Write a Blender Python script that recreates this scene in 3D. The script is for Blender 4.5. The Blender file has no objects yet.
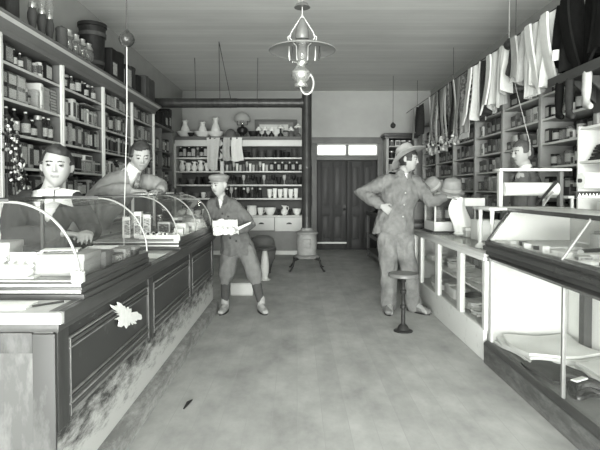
import bpy, bmesh, math, random
from mathutils import Vector, Matrix, noise
R = random.Random(11)
SC = bpy.context.scene
COL = SC.collection
PI = math.pi
H = 1.27                                   # eye height of the camera

# ------------------------------------------------------------------ materials
MATS = {}
def tone(v):
    return (v * .985, v, v * .965, 1)

def mat(name, v, rough=.6, var=.12, scale=9., stretch=(1, 1, 1), metal=0., bump=0., v2=None, thr=None, spec=.2):
    """grey procedural material; v2/thr lay a second tone in blotches (wear, print)"""
    if name in MATS: return MATS[name]
    m = bpy.data.materials.new(name); m.use_nodes = True
    nt = m.node_tree; N = nt.nodes; L = nt.links
    b = N['Principled BSDF']
    b.inputs['Roughness'].default_value = rough
    b.inputs['Metallic'].default_value = metal
    b.inputs['Specular IOR Level'].default_value = spec
    tc = N.new('ShaderNodeTexCoord'); mp = N.new('ShaderNodeMapping')
    mp.inputs['Scale'].default_value = stretch
    L.new(tc.outputs['Object'], mp.inputs['Vector'])
    nz = N.new('ShaderNodeTexNoise'); nz.inputs['Scale'].default_value = scale
    nz.inputs['Detail'].default_value = 6; nz.inputs['Roughness'].default_value = .65
    L.new(mp.outputs['Vector'], nz.inputs['Vector'])
    cr = N.new('ShaderNodeValToRGB')
    e = cr.color_ramp.elements
    if v2 is None:
        e[0].position = .25; e[1].position = .75
        e[0].color = tone(v * (1 - var)); e[1].color = tone(v * (1 + var))
    else:
        t = .5 if thr is None else thr
        e[0].position = max(0, t - .06); e[1].position = min(1, t + .06)
        e[0].color = tone(v); e[1].color = tone(v2)
    L.new(nz.outputs['Fac'], cr.inputs['Fac'])
    L.new(cr.outputs['Color'], b.inputs['Base Color'])
    if bump:
        bp = N.new('ShaderNodeBump'); bp.inputs['Strength'].default_value = bump
        bp.inputs['Distance'].default_value = .01
        L.new(nz.outputs['Fac'], bp.inputs['Height']); L.new(bp.outputs['Normal'], b.inputs['Normal'])
    MATS[name] = m
    return m

def glass(name, refl=.9, film=.015, tintv=1.0):
    if name in MATS: return MATS[name]
    m = bpy.data.materials.new(name); m.use_nodes = True
    nt = m.node_tree; N = nt.nodes; L = nt.links
    N.remove(N['Principled BSDF']); out = N['Material Output']
    tr = N.new('ShaderNodeBsdfTransparent'); tr.inputs['Color'].default_value = (tintv, tintv, tintv, 1)
    gl = N.new('ShaderNodeBsdfGlossy'); gl.inputs['Roughness'].default_value = .03
    gl.inputs['Color'].default_value = tone(refl)
    df = N.new('ShaderNodeBsdfDiffuse'); df.inputs['Color'].default_value = tone(.6)
    lw = N.new('ShaderNodeLayerWeight'); lw.inputs['Blend'].default_value = .5
    pw = N.new('ShaderNodeMath'); pw.operation = 'POWER'; pw.inputs[1].default_value = 5
    fr = N.new('ShaderNodeMath'); fr.operation = 'MULTIPLY_ADD'; fr.inputs[1].default_value = .55; fr.inputs[2].default_value = .04
    L.new(lw.outputs['Facing'], pw.inputs[0]); L.new(pw.outputs[0], fr.inputs[0])
    m1 = N.new('ShaderNodeMixShader'); m2 = N.new('ShaderNodeMixShader')
    m2.inputs['Fac'].default_value = film
    L.new(fr.outputs[0], m1.inputs['Fac']); L.new(tr.outputs[0], m1.inputs[1]); L.new(gl.outputs[0], m1.inputs[2])
    L.new(m1.outputs[0], m2.inputs[1]); L.new(df.outputs[0], m2.inputs[2])
    L.new(m2.outputs[0], out.inputs['Surface'])
    MATS[name] = m
    return m

def boards(name, v, axis, width, gap=.05, gv=.6, rough=.7, var=.12, stretch=(1, 1, 1), scale=6, bigvar=.0):
    """painted or oiled boards: thin seams every `width` along an axis, grain noise over them"""
    m = mat(name, v, rough, var, scale, stretch)
    nt = m.node_tree; N = nt.nodes; L = nt.links
    b = N['Principled BSDF']
    tc = [n for n in N if n.type == 'TEX_COORD'][0]
    cr = [n for n in N if n.type == 'VALTORGB'][0]
    sx = N.new('ShaderNodeSeparateXYZ'); L.new(tc.outputs['Object'], sx.inputs[0])
    d = N.new('ShaderNodeMath'); d.operation = 'DIVIDE'; d.inputs[1].default_value = width
    L.new(sx.outputs[axis], d.inputs[0])
    f = N.new('ShaderNodeMath'); f.operation = 'FRACT'; L.new(d.outputs[0], f.inputs[0])
    lt = N.new('ShaderNodeMath'); lt.operation = 'LESS_THAN'; lt.inputs[1].default_value = gap
    L.new(f.outputs[0], lt.inputs[0])
    fl = N.new('ShaderNodeMath'); fl.operation = 'FLOOR'; L.new(d.outputs[0], fl.inputs[0])
    wn = N.new('ShaderNodeTexWhiteNoise'); wn.noise_dimensions = '1D'; L.new(fl.outputs[0], wn.inputs['W'])
    hv = N.new('ShaderNodeMapRange'); hv.inputs['To Min'].default_value = 1 - .06 - bigvar; hv.inputs['To Max'].default_value = 1.06 + bigvar
    L.new(wn.outputs['Value'], hv.inputs['Value'])
    mm = N.new('ShaderNodeMix'); mm.data_type = 'RGBA'; mm.blend_type = 'MULTIPLY'; mm.inputs[0].default_value = 1
    L.new(cr.outputs['Color'], mm.inputs[6]); L.new(hv.outputs[0], mm.inputs[7])
    mx = N.new('ShaderNodeMix'); mx.data_type = 'RGBA'
    L.new(lt.outputs[0], mx.inputs[0]); L.new(mm.outputs[2], mx.inputs[6]); mx.inputs[7].default_value = tone(v * gv)
    L.new(mx.outputs[2], b.inputs['Base Color'])
    return m

def worn(name, v, v2, zlo, zhi, rough=.6):
    """dark paint scuffed through to pale wood, more so low down where shoes kick it"""
    if name in MATS: return MATS[name]
    m = mat(name, v, rough, .25, 7, (1, .5, 3))
    nt = m.node_tree; N = nt.nodes; L = nt.links
    b = N['Principled BSDF']
    tc = [n for n in N if n.type == 'TEX_COORD'][0]
    cr = [n for n in N if n.type == 'VALTORGB'][0]
    sx = N.new('ShaderNodeSeparateXYZ'); L.new(tc.outputs['Object'], sx.inputs[0])
    mr = N.new('ShaderNodeMapRange'); mr.inputs['From Min'].default_value = zhi; mr.inputs['From Max'].default_value = zlo
    L.new(sx.outputs[2], mr.inputs['Value'])
    nz = N.new('ShaderNodeTexNoise'); nz.inputs['Scale'].default_value = 13; nz.inputs['Detail'].default_value = 9
    nz.inputs['Roughness'].default_value = .75
    mp = N.new('ShaderNodeMapping'); mp.inputs['Scale'].default_value = (1, .45, 1.6)
    L.new(tc.outputs['Object'], mp.inputs['Vector']); L.new(mp.outputs[0], nz.inputs['Vector'])
    ad = N.new('ShaderNodeMath'); ad.operation = 'MULTIPLY_ADD'; ad.inputs[1].default_value = .55
    L.new(mr.outputs[0], ad.inputs[0]); L.new(nz.outputs['Fac'], ad.inputs[2])
    c2 = N.new('ShaderNodeValToRGB'); c2.color_ramp.elements[0].position = .60; c2.color_ramp.elements[1].position = .86
    L.new(ad.outputs[0], c2.inputs['Fac'])
    mx = N.new('ShaderNodeMix'); mx.data_type = 'RGBA'
    L.new(c2.outputs['Color'], mx.inputs[0]); L.new(cr.outputs['Color'], mx.inputs[6]); mx.inputs[7].default_value = tone(v2)
    L.new(mx.outputs[2], b.inputs['Base Color'])
    return m

WHITE = mat('white_paint', .62, .45, .06, 5)
CREAM = mat('cream_paint', .5, .5, .1, 6)
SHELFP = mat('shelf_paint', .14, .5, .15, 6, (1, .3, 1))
POSTP = mat('post_paint', .62, .45, .10, 6, (1, 1, .3))
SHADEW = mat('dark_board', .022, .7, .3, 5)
DARKW = mat('dark_varnished_wood', .055, .35, .35, 7, (1, .25, 1))
DARKV = mat('dark_upright_wood', .05, .4, .35, 7, (3, 3, .3))
MIDW = mat('brown_wood', .16, .45, .25, 7, (1, .25, 1))
PALEW = mat('pale_worn_wood', .55, .4, .14, 7, (1, .3, 1))
TOPW = mat('counter_top_wood', .38, .25, .2, 6, (1, .2, 1))
IRON = mat('black_iron', .03, .4, .3, 20, metal=.2)
GIRON = mat('grey_cast_iron', .20, .55, .3, 15)
PIPEM = mat('stovepipe_steel', .045, .38, .5, 9, (1, 1, .6), metal=.3)
NICKEL = mat('nickel_trim', .42, .42, .1, 10, metal=.6)
BRASS = mat('lamp_metal', .55, .25, .1, 10, metal=.8)
TINSH = mat('tin_shade', .22, .45, .12, 12, metal=.25)
PAPER = mat('white_paper', .72, .7, .04, 14)
PAPER2 = mat('grey_paper', .5, .7, .1, 14)
CARD = mat('pasteboard', .42, .7, .12, 10)
BLACK = mat('black_lacquer', .02, .35, .3, 14)
CHINA = mat('white_china', .78, .2, .04, 8)
STEEL = mat('steel_bar', .22, .45, .1, metal=.3)
GLASS = glass('case_glass')
CLEAR = glass('thin_glass', film=.12, tintv=.9)
DGLASS = glass('dark_bottle_glass', film=.25, tintv=.25)
WIRE = mat('dark_wire', .05, .5)
TWINE = mat('pale_twine', .5, .8)
ROPE = mat('twine', .4, .8)

# ------------------------------------------------------------------ mesh builder
class MB:
    def __init__(s): s.bm = bmesh.new()
    def box(s, x0, x1, y0, y1, z0, z1, m=0, bev=0):
        b = s.bm
        vs = [b.verts.new((x, y, z)) for z in (z0, z1) for y in (y0, y1) for x in (x0, x1)]
        fs = [(0, 2, 3, 1), (4, 5, 7, 6), (0, 1, 5, 4), (1, 3, 7, 5), (3, 2, 6, 7), (2, 0, 4, 6)]
        ff = []
        for f in fs:
            q = b.faces.new([vs[i] for i in f]); q.material_index = m; ff.append(q)
        if bev:
            es = list({e for f in ff for e in f.edges})
            r = bmesh.ops.bevel(b, geom=es, offset=bev, segments=2, affect='EDGES', profile=.6)
            for f in r['faces']: f.material_index = m
        return s
    def ring(s, pts): return [s.bm.verts.new(p) for p in pts]
    def skin(s, rings, m=0, cap=True, closed=True):
        n = len(rings[0])
        for a, c in zip(rings, rings[1:]):
            for i in range(n if closed else n - 1):
                j = (i + 1) % n
                try: s.bm.faces.new((a[i], a[j], c[j], c[i])).material_index = m
                except ValueError: pass
        if cap and closed:
            for rr, fl in ((rings[0], True), (rings[-1], False)):
                try: s.bm.faces.new(rr[::-1] if fl else rr).material_index = m
                except ValueError: pass
        return s
    def lathe(s, prof, c=(0, 0, 0), n=16, m=0, mf=None, cap=True, sx=1, sy=1):
        rings = []
        for r, z in prof:
            r = max(r, .0004)
            rings.append(s.ring([(c[0] + sx * r * math.cos(2 * PI * i / n), c[1] + sy * r * math.sin(2 * PI * i / n), c[2] + z) for i in range(n)]))
        if mf is None: return s.skin(rings, m, cap)
        for k, (a, b) in enumerate(zip(rings, rings[1:])):
            s.skin([a, b], mf[k], False)
        if cap:
            s.bm.faces.new(rings[0][::-1]).material_index = mf[0]; s.bm.faces.new(rings[-1]).material_index = mf[-1]
        return s
    def tube(s, pts, r, n=8, m=0, side=None, cap=True, round_=False):
        """r: number or list of numbers or (rx, ry) pairs; side: reference direction of rx"""
        P = [Vector(p) for p in pts]
        rs = r if isinstance(r, (list, tuple)) else [r] * len(P)
        rs = [(q, q) if not isinstance(q, (list, tuple)) else q for q in rs]
        up = Vector(side) if side is not None else None
        rings = []; prev = None
        T = []
        for i in range(len(P)):
            a = P[max(0, i - 1)]; b = P[min(len(P) - 1, i + 1)]
            t = (b - a)
            if i and i < len(P) - 1:
                t = (P[i] - a).normalized() + (b - P[i]).normalized()
            if t.length < 1e-9: t = Vector((0, 0, 1))
            T.append(t.normalized())
        def mk(c, t, q):
            nonlocal prev
            if up is not None: u = up - t * up.dot(t)
            elif prev is not None: u = prev - t * prev.dot(t)
            else: u = Vector((1, 0, 0)) if abs(t.x) < .9 else Vector((0, 1, 0)); u = u - t * u.dot(t)
            u.normalize(); w = t.cross(u); prev = u
            return s.ring([c + u * q[0] * math.cos(2 * PI * k / n) + w * q[1] * math.sin(2 * PI * k / n) for k in range(n)])
        if round_:
            q = rs[0]; k = min(q)
            for a in (.98, .8, .5): rings.append(mk(P[0] - T[0] * k * a, T[0], (q[0] * math.sqrt(1 - a * a), q[1] * math.sqrt(1 - a * a))))
        for i in range(len(P)): rings.append(mk(P[i], T[i], rs[i]))
        if round_:
            q = rs[-1]; k = min(q)
            for a in (.5, .8, .98): rings.append(mk(P[-1] + T[-1] * k * a, T[-1], (q[0] * math.sqrt(1 - a * a), q[1] * math.sqrt(1 - a * a))))
        return s.skin(rings, m, cap)
    def ball(s, c, r, m=0, seg=16, rings=10, mx=None):
        r = r if isinstance(r, (list, tuple)) else (r, r, r)
        M = Matrix.Translation(c) @ (mx or Matrix()) @ Matrix.Diagonal((r[0], r[1], r[2], 1))
        q = bmesh.ops.create_uvsphere(s.bm, u_segments=seg, v_segments=rings, radius=1, matrix=M)
        for v in q['verts']:
            for f in v.link_faces: f.material_index = m
        return s
    def prism(s, poly, a0, a1, axis='y', m=0):
        """extrude a polygon: axis y: poly (x,z); axis x: poly (y,z); axis z: poly (x,y)"""
        def pt(p, a):
            return {'y': (p[0], a, p[1]), 'x': (a, p[0], p[1]), 'z': (p[0], p[1], a)}[axis]
        A = s.ring([pt(p, a0) for p in poly]); B = s.ring([pt(p, a1) for p in poly])
        s.skin([A, B], m, True)
        return s
    def sheet(s, fn, nu, nv, th=.003, m=0):
        """thick sheet through fn(u,v)->(x,y,z), u,v in 0..1"""
        P = [[Vector(fn(i / nu, j / nv)) for j in range(nv + 1)] for i in range(nu + 1)]
        Nn = [[None] * (nv + 1) for _ in range(nu + 1)]
        for i in range(nu + 1):
            for j in range(nv + 1):
                a = P[min(i + 1, nu)][j] - P[max(i - 1, 0)][j]; b = P[i][min(j + 1, nv)] - P[i][max(j - 1, 0)]
                q = a.cross(b); Nn[i][j] = q.normalized() if q.length > 1e-9 else Vector((0, 0, 1))
        F = [[s.bm.verts.new(P[i][j] + Nn[i][j] * th / 2) for j in range(nv + 1)] for i in range(nu + 1)]
        B = [[s.bm.verts.new(P[i][j] - Nn[i][j] * th / 2) for j in range(nv + 1)] for i in range(nu + 1)]
        def q(*v):
            try: s.bm.faces.new(v).material_index = m
            except ValueError: pass
        for i in range(nu):
            for j in range(nv):
                q(F[i][j], F[i + 1][j], F[i + 1][j + 1], F[i][j + 1]); q(B[i][j], B[i][j + 1], B[i + 1][j + 1], B[i + 1][j])
        for i in range(nu):
            q(F[i][0], B[i][0], B[i + 1][0], F[i + 1][0]); q(F[i][nv], F[i + 1][nv], B[i + 1][nv], B[i][nv])
        for j in range(nv):
            q(F[0][j], F[0][j + 1], B[0][j + 1], B[0][j]); q(F[nu][j], B[nu][j], B[nu][j + 1], F[nu][j + 1])
        return s
    def xf(s, M):
        bmesh.ops.transform(s.bm, matrix=M, verts=s.bm.verts); return s
    def mesh(s, name, mats, origin=(0, 0, 0), ang=.7):
        bmesh.ops.recalc_face_normals(s.bm, faces=s.bm.faces)
        o = Vector(origin)
        if o.length: bmesh.ops.translate(s.bm, vec=-o, verts=s.bm.verts)
        me = bpy.data.meshes.new(name); s.bm.to_mesh(me); s.bm.free()
        for k in (mats if isinstance(mats, (list, tuple)) else [mats]): me.materials.append(k)
        me.polygons.foreach_set('use_smooth', [True] * len(me.polygons))
        me.set_sharp_from_angle(angle=ang)
        return me

# ------------------------------------------------------------------ objects
def wpos(o):
    p = Vector((0, 0, 0))
    while o is not None: p += o.location; o = o.parent
    return p
def link(o, parent=None):
    COL.objects.link(o)
    if parent is not None: o.parent = parent
    return o
def thing(name, label, cat, loc=(0, 0, 0), group=None):
    o = bpy.data.objects.new(name, None); o.empty_display_size = .1
    link(o); o.location = loc; o['label'] = label; o['category'] = cat
    if group: o['group'] = group
    return o
def part(mb, name, mats, parent, label=None, ang=.7):
    me = mb.mesh(name, mats, wpos(parent), ang)
    o = link(bpy.data.objects.new(name, me), parent)
    if label: o['label'] = label
    return o
def solo(mb, name, mats, label, cat, loc=(0, 0, 0), group=None, ang=.7):
    me = mb.mesh(name, mats, loc, ang)
    o = link(bpy.data.objects.new(name, me)); o.location = loc
    o['label'] = label; o['category'] = cat
    if group: o['group'] = group
    return o
def struct(mb, name, mats, parent=None):
    me = mb.mesh(name, mats)
    o = link(bpy.data.objects.new(name, me), parent)
    if parent is None: o['kind'] = 'structure'
    return o
def dup(root, loc, rz=0, scale=None, label=None, group=None, cat=None):
    r = root.copy(); COL.objects.link(r); r.location = loc; r.rotation_euler = (0, 0, rz)
    if scale is not None: r.scale = scale
    if label: r['label'] = label
    if group: r['group'] = group
    if cat: r['category'] = cat
    for ch in list(root.children):
        c = ch.copy(); COL.objects.link(c); c.parent = r
        for g in list(ch.children):
            d = g.copy(); COL.objects.link(d); d.parent = c
    return r
def onum(i):
    return ['first', 'second', 'third', 'fourth', 'fifth', 'sixth', 'seventh', 'eighth', 'ninth', 'tenth', 'eleventh', 'twelfth',
            'thirteenth', 'fourteenth', 'fifteenth', 'sixteenth', 'seventeenth', 'eighteenth', 'nineteenth', 'twentieth',
            'twenty-first', 'twenty-second', 'twenty-third', 'twenty-fourth', 'twenty-fifth', 'twenty-sixth'][i]

# ------------------------------------------------------------------ room shell
XL, XR, YF, YB, ZC = -2.42, 2.82, -1.3, 10.6, 3.36
FLOORM = boards('oiled_floor', .37, 0, .14, .02, .9, .5, .32, (1, .6, 1), 3.5)
WALLM = mat('plaster_wall', .36, .8, .08, 2.5)
CEILM = boards('ceiling_boards', .62, 1, .115, .05, .82, .7, .08, (.25, 1, 1), 5)
struct(MB().box(XL - .1, XR + .1, YF - .1, YB + .1, -.1, 0), 'floor', FLOORM)
struct(MB().box(XL - .1, XR + .1, YF - .1, YB + .1, ZC, ZC + .1), 'ceiling', CEILM)
struct(MB().box(XL - .1, XL, YF, YB, 0, ZC), 'wall_left', WALLM)
struct(MB().box(XR, XR + .1, YF, YB, 0, ZC), 'wall_right', WALLM)
# back wall with the opening of the double doors and their transom
DX0, DX1, DZ, TZ0, TZ1 = .42, 1.70, 1.90, 2.0, 2.23
b = MB(); b.box(XL - .1, DX0, YB, YB + .1, 0, ZC); b.box(DX1, XR + .1, YB, YB + .1, 0, ZC); b.box(DX0, DX1, YB, YB + .1, TZ1, ZC)
b.box(DX0, DX1, YB, YB + .1, DZ, TZ0)
struct(b, 'wall_back', WALLM)
struct(MB().box(DX0 - .1, DX1 + .1, YB + .1, YB + .13, 0, ZC), 'door_light_block', SHADEW)  # unseen dark sheet added behind the doors to block stray world light
# shop front behind the camera: low sill, posts and head, open show windows between
b = MB(); b.box(XL, -.55, YF - .1, YF, 0, .12); b.box(.95, XR, YF - .1, YF, 0, .12)
for x in (XL, -.6, .92, XR - .08): b.box(x, x + .08, YF - .1, YF, 0, ZC)
b.box(XL, XR, YF - .1, YF, 3.15, ZC)
struct(b, 'wall_front', WHITE)

# back doors
DOORM = mat('dark_grained_door', .022, .5, .3, 5, (4, 4, .5))
TRIMM = mat('door_trim_paint', .13, .5, .15, 6)
mid = (DX0 + DX1) / 2
for k, (a, c) in enumerate(((DX0 + .01, mid - .004), (mid + .004, DX1 - .01))):
    b = MB(); b.box(a, c, YB + .03, YB + .07, .0, DZ - .01)
    w = c - a
    for (u0, u1) in ((a, a + .1), (c - .1, c), ((a + c) / 2 - .045, (a + c) / 2 + .045)): b.box(u0, u1, YB + .012, YB + .03, 0, DZ - .01, bev=.004)
    for (z0, z1) in ((0, .22), (.72, .92), (DZ - .13, DZ - .01)): b.box(a, c, YB + .013, YB + .03, z0, z1, bev=.004)
    d = struct(b, 'door_%d' % (k + 1), DOORM)
    for (u0, u1) in ((a + .1, (a + c) / 2 - .045), ((a + c) / 2 + .045, c - .1)):
        for (z0, z1) in ((.22, .72), (.92, DZ - .13)):
            p = MB(); p.box(u0 + .03, u1 - .03, YB + .02, YB + .032, z0 + .03, z1 - .03, bev=.005)
            part(p, 'door_panel', mat('door_panel_wood', .03, .45, .4, 5, (4, 4, .5)), d)
    if k == 0:
        p = MB(); p.ball((c - .05, YB - .025, .86), .027); p.tube([(c - .05, YB + .013, .86), (c - .05, YB - .02, .86)], .01)
        part(p, 'door_knob', IRON, d)
        p = MB(); p.box(c - .075, c - .025, YB + .008, YB + .013, .76, .95); part(p, 'lock_plate', IRON, d)
        p = MB(); p.box(a, c, YB + .0, YB + .013, .13, .165, bev=.003); part(p, 'weather_strip', WHITE, d, 'white strip across the foot of the left door')
b = MB()
b.box(DX0 - .11, DX0, YB - .03, YB + .02, 0, TZ1 + .02, bev=.004); b.box(DX1, DX1 + .11, YB - .03, YB + .02, 0, TZ1 + .02, bev=.004)
b.box(DX0 - .14, DX1 + .14, YB - .04, YB + .02, TZ1 + .02, TZ1 + .15, bev=.005)
struct(b, 'trim_1', TRIMM)
struct(MB().box(DX0, DX1, YB - .015, YB + .03, DZ, TZ0, bev=.003), 'trim_2', TRIMM)
def skyglass(name, s):
    m = bpy.data.materials.new(name); m.use_nodes = True
    b = m.node_tree.nodes['Principled BSDF']; b.inputs['Base Color'].default_value = tone(.8)
    b.inputs['Emission Color'].default_value = tone(1.0); b.inputs['Emission Strength'].default_value = s
    b.inputs['Roughness'].default_value = .2
    return m
TRANS = skyglass('daylit_transom_glass', .9)
for k, (a, c) in enumerate(((DX0, mid - .02), (mid + .02, DX1))):
    w_ = struct(MB().box(a, c, YB + .04, YB + .05, TZ0, TZ1), 'window_%d' % (k + 1), TRANS)
    f = MB()
    for q in ((a, c, TZ0, TZ0 + .02), (a, c, TZ1 - .02, TZ1), (a, a + .02, TZ0, TZ1), (c - .02, c, TZ0, TZ1)): f.box(q[0], q[1], YB + .005, YB + .04, q[2], q[3])
    part(f, 'window_frame', WHITE, w_)
struct(MB().box(mid - .02, mid + .02, YB - .01, YB + .05, TZ0, TZ1), 'trim_3', TRIMM)
# pale pilaster left of the door with its black latch box
struct(MB().box(.2, .31, YB - .04, YB, 0, 2.2, bev=.004), 'trim_4', mat('pilaster_paint', .5, .5, .1, 5))
b = MB(); b.box(.225, .315, YB - .1, YB - .04, .93, 1.17, bev=.008); b.box(.25, .29, YB - .11, YB - .1, 1.0, 1.1)
solo(b, 'wall_box', BLACK, 'small black box fixed to the pale post beside the stovepipe', 'box', (.27, YB - .04, .93))
struct(MB().box(DX1 + .11, 1.8, YB - .02, YB, 0, .2), 'baseboard_back', CREAM)
# ------------------------------------------------------------------ left counter
CY0, CY1 = 1.78, 5.25
FX = -.885
t = thing('store_counter', 'long dark panelled wooden counter with pale scuffed foot on the left', 'counter', (-1.17, 3.5, 0))
WORN = worn('scuffed_dark_paint', .045, .45, .04, .5)
WORN2 = worn('scuffed_kick_paint', .17, .36, -.15, .2)
ENDP = mat('scratched_end_panel', .075, .5, .5, 9, (1, 1, .35), v2=.12, thr=.56)
part(MB().box(-1.5, FX, CY0 + .03, CY1, .02, .775), 'carcass', WORN, t)
part(MB().box(-1.5, -.845, CY0, CY1 + .03, .785, .83, bev=.008), 'countertop', TOPW, t)
b = MB(); b.box(-1.49, -.86, CY0 + .012, CY1 + .015, .755, .786, bev=.006); part(b, 'top_moulding', DARKW, t)
b = MB(); b.prism([(FX, 0), (-.83, 0), (-.83, .095), (-.85, .11), (FX, .12)], CY0 + .01, CY1); part(b, 'plinth', WORN2, t)
EDGE = mat('worn_moulding_edge', .17, .4, .4, 14)
ys = [CY0 + .12, 2.93, 4.06, 5.12]
PANM = mat('dark_counter_panel', .045, .35, .4, 9, v2=.09, thr=.66)
for y in (CY0 + .03, 2.93, 4.06, 5.12): part(MB().box(FX, FX + .012, y, y + .09, .38, .755, bev=.003), 'stile', DARKV, t)
part(MB().box(-.90, -.842, CY0 + .02, CY1 + .03, .783, .832, bev=.004), 'nosing', DARKW, t)
part(MB().box(-.868, -.864, CY0 + .02, CY1 + .03, .831, .8335), 'nosing_bead', EDGE, t)
for k in range(3):
    a, c = ys[k] + (.09 if k else 0), ys[k + 1]
    part(MB().box(FX - .002, FX + .003, a, c, .40, .70), 'panel', PANM, t)
    b = MB()
    for j, (z, w, m) in enumerate(((.400, .014, 1), (.42, .018, 0), (.443, .008, 1), (.458, .012, 0), (.478, .006, 1), (.66, .006, 1), (.675, .014, 0), (.697, .008, 1))):
        b.box(FX, FX + .010 + .003 * (j % 3), a, c, z, z + w, m, bev=.002)
    for y in (a, c - .02): b.box(FX, FX + .013, y, y + .02, .40, .70, 0, bev=.003); b.box(FX, FX + .016, y + .006, y + .011, .40, .70, 1)
    part(b, 'panel_moulding', [DARKW, EDGE], t)
# end of the counter towards the street
b = MB(); b.box(-1.5, FX, CY0 + .02, CY0 + .031, .02, .775)
part(b, 'end_panel', ENDP, t)
b = MB(); b.box(-.955, FX + .012, CY0 + .008, CY0 + .02, .0, .75, bev=.003); b.box(-1.5, -.955, CY0 + .008, CY0 + .02, .68, .755, bev=.003)
b.box(-1.5, -.955, CY0 + .008, CY0 + .02, .0, .32, bev=.003)
part(b, 'end_frame', mat('worn_end_frame', .05, .5, .3, 8, (1, 1, .4), v2=.085, thr=.60), t)
# torn scrap of pale paper peeling off the front
pts = []; rr = random.Random(5)
for i in range(44):
    a = 2 * PI * i / 44; r_ = 1 + rr.uniform(-.34, .22) + .25 * math.sin(3 * a + 1)
    yy_ = .19 * r_ * math.cos(a); pts.append((2.52 + yy_, .635 - .36 * yy_ + .05 * r_ * math.sin(a)))
b = MB(); b.prism(pts, FX + .016, FX + .021, 'x'); part(b, 'torn_paper_scrap', mat('old_paper', .72, .8, .12, 30), t, 'torn pale scrap of paper stuck to the panel')

# ------------------------------------------------------------------ curved glass showcases on the counter
Z0, ZF = .83, .905
def prof(n=14):
    P = [(-.872, ZF)]
    for i in range(1, n + 1):
        a = PI / 2 * i / n
        P.append((-1.15 + .278 * math.cos(a), ZF + .317 * math.sin(a)))
    return P + [(-1.30, 1.223), (-1.47, 1.223)]
def showcase(label, y0, y1, bars, loc):
    t = thing('curved_showcase', label, 'showcase', loc, 'curved glass showcases on the left counter')
    b = MB(); b.box(-1.5, -.850, y0 - .015, y1 + .015, Z0, .853, 0, bev=.004); b.box(-1.49, -.862, y0 - .006, y1 + .006, .853, .88, 0, bev=.004)
    b.box(-1.48, -.866, y0, y1, .88, .898, 0, bev=.003)
    part(b, 'base_frame', [DARKW], t)
    b = MB()
    for z in (.856, .882): b.box(-1.49, -.864, y0 - .012, y0 - .005, z, z + .012, bev=.002)
    part(b, 'base_trim', NICKEL, t, 'pale metal strips on the end of the case')
    part(MB().box(-1.47, -.875, y0 + .01, y1 - .01, .898, .905), 'display_floor', mat('case_lining', .24, .7, .15, 8), t)
    P = prof()
    b = MB(); Q = [(x - .004 if i < 2 else x - .003, z - .004) for i, (x, z) in enumerate(P)]
    A = [b.ring([(x, y, z) for (x, z) in P]) for y in (y0, y1)]
    b.skin(A, 0, False, False)
    part(b, 'curved_pane', GLASS, t)
    for y in (y0 + .002, y1 - .002):
        b = MB(); b.bm.faces.new(b.ring([(x, y, z) for (x, z) in P] + [(-1.47, y, ZF)])); part(b, 'end_pane', GLASS, t)
    for y in bars:
        b = MB(); b.tube([(x, y, z) for (x, z) in P], [(.007, .0055)] * len(P), 8, side=(0, 1, 0)); part(b, 'curved_rib', NICKEL, t)
    b = MB(); b.box(-1.48, -1.465, y0, y1, ZF, .925); b.box(-1.482, -1.46, y0, y1, 1.205, 1.232)
    for y in (y0, (y0 + y1) / 2 - .01, y1 - .02): b.box(-1.48, -1.465, y, y + .02, ZF, 1.22)
    part(b, 'back_frame', DARKW, t)
    for yy_ in (y0, y1): part(MB().box(-1.475, -1.15, yy_ - .008, yy_ + .008, 1.222, 1.235, bev=.002), 'top_rail', mat('rail_metal', .05, .4, .1), t)
    b = MB(); b.box(-.884, -.864, y0, y1, .898, .915, bev=.003); part(b, 'front_rail', DARKW, t)
    b = MB(); b.box(-.9, -.855, y0 - .02, y0 + .014, .898, .945, bev=.005); part(b, 'corner_block', WHITE, t)
    return t
showcase('near curved glass showcase with pale ribs on the left counter', 2.0, 2.9, (2.0, 2.9), (-1.17, 2.45, Z0))
showcase('farther curved glass showcase with a middle rib, beside the boy', 3.65, 5.06, (3.65, 4.33, 5.06), (-1.17, 4.35, Z0))

# loose goods: little makers, all standing on z = 0 and facing -Y
def mk_carton(w, d, h, body, face=None, lid=None):
    b = MB(); b.box(-w / 2, w / 2, -d / 2, d / 2, 0, h, 0, bev=min(w, d, h) * .04)
    ms = [body]
    if face is not None:
        ms.append(face); b.box(-w * .40, w * .40, -d / 2 - .0015, -d / 2 + .002, h * .16, h * .84, 1)
        b.box(-w / 2 - .0015, -w / 2 + .002, -d * .36, d * .36, h * .2, h * .8, 1)
        b.box(w / 2 - .002, w / 2 + .0015, -d * .36, d * .36, h * .2, h * .8, 1)
    if lid is not None:
        k = len(ms); ms.append(lid); b.box(-w / 2 - .004, w / 2 + .004, -d / 2 - .004, d / 2 + .004, h * .72, h + .003, k, bev=.003)
    return b, ms
PK = {}
def put(name, maker, label, cat, loc, rz=0, rx=0, ry=0, group=None):
    b, ms = maker
    me = b.mesh(name, ms)
    o = link(bpy.data.objects.new(name, me)); o.location = loc; o.rotation_euler = (rx, ry, rz)
    o['label'] = label; o['category'] = cat
    if group: o['group'] = group
    return o
PRINT = mat('printed_label', .4, .6, v2=.1, thr=.5, scale=45, stretch=(1, 1, 2.5))
PRINTD = mat('dark_printed_label', .06, .5, v2=.3, thr=.56, scale=40, stretch=(1, 1, 2.5))
G1 = 'goods inside the near curved showcase'
def paper_sheet(w, d, amp=.006, seed=0, th=.0015):
    b = MB(); b.sheet(lambda u, v: ((u - .5) * w, (v - .5) * d, th + amp * .5 + amp * .5 * noise.noise(Vector((u * 3 + seed, v * 3, seed)))), 8, 8, th)
    return b
F = ZF + .001
CARD2 = mat('dull_white_box', .25, .7, .08, 10); MIDC = mat('drab_pasteboard', .12, .7, .12, 10)
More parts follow.
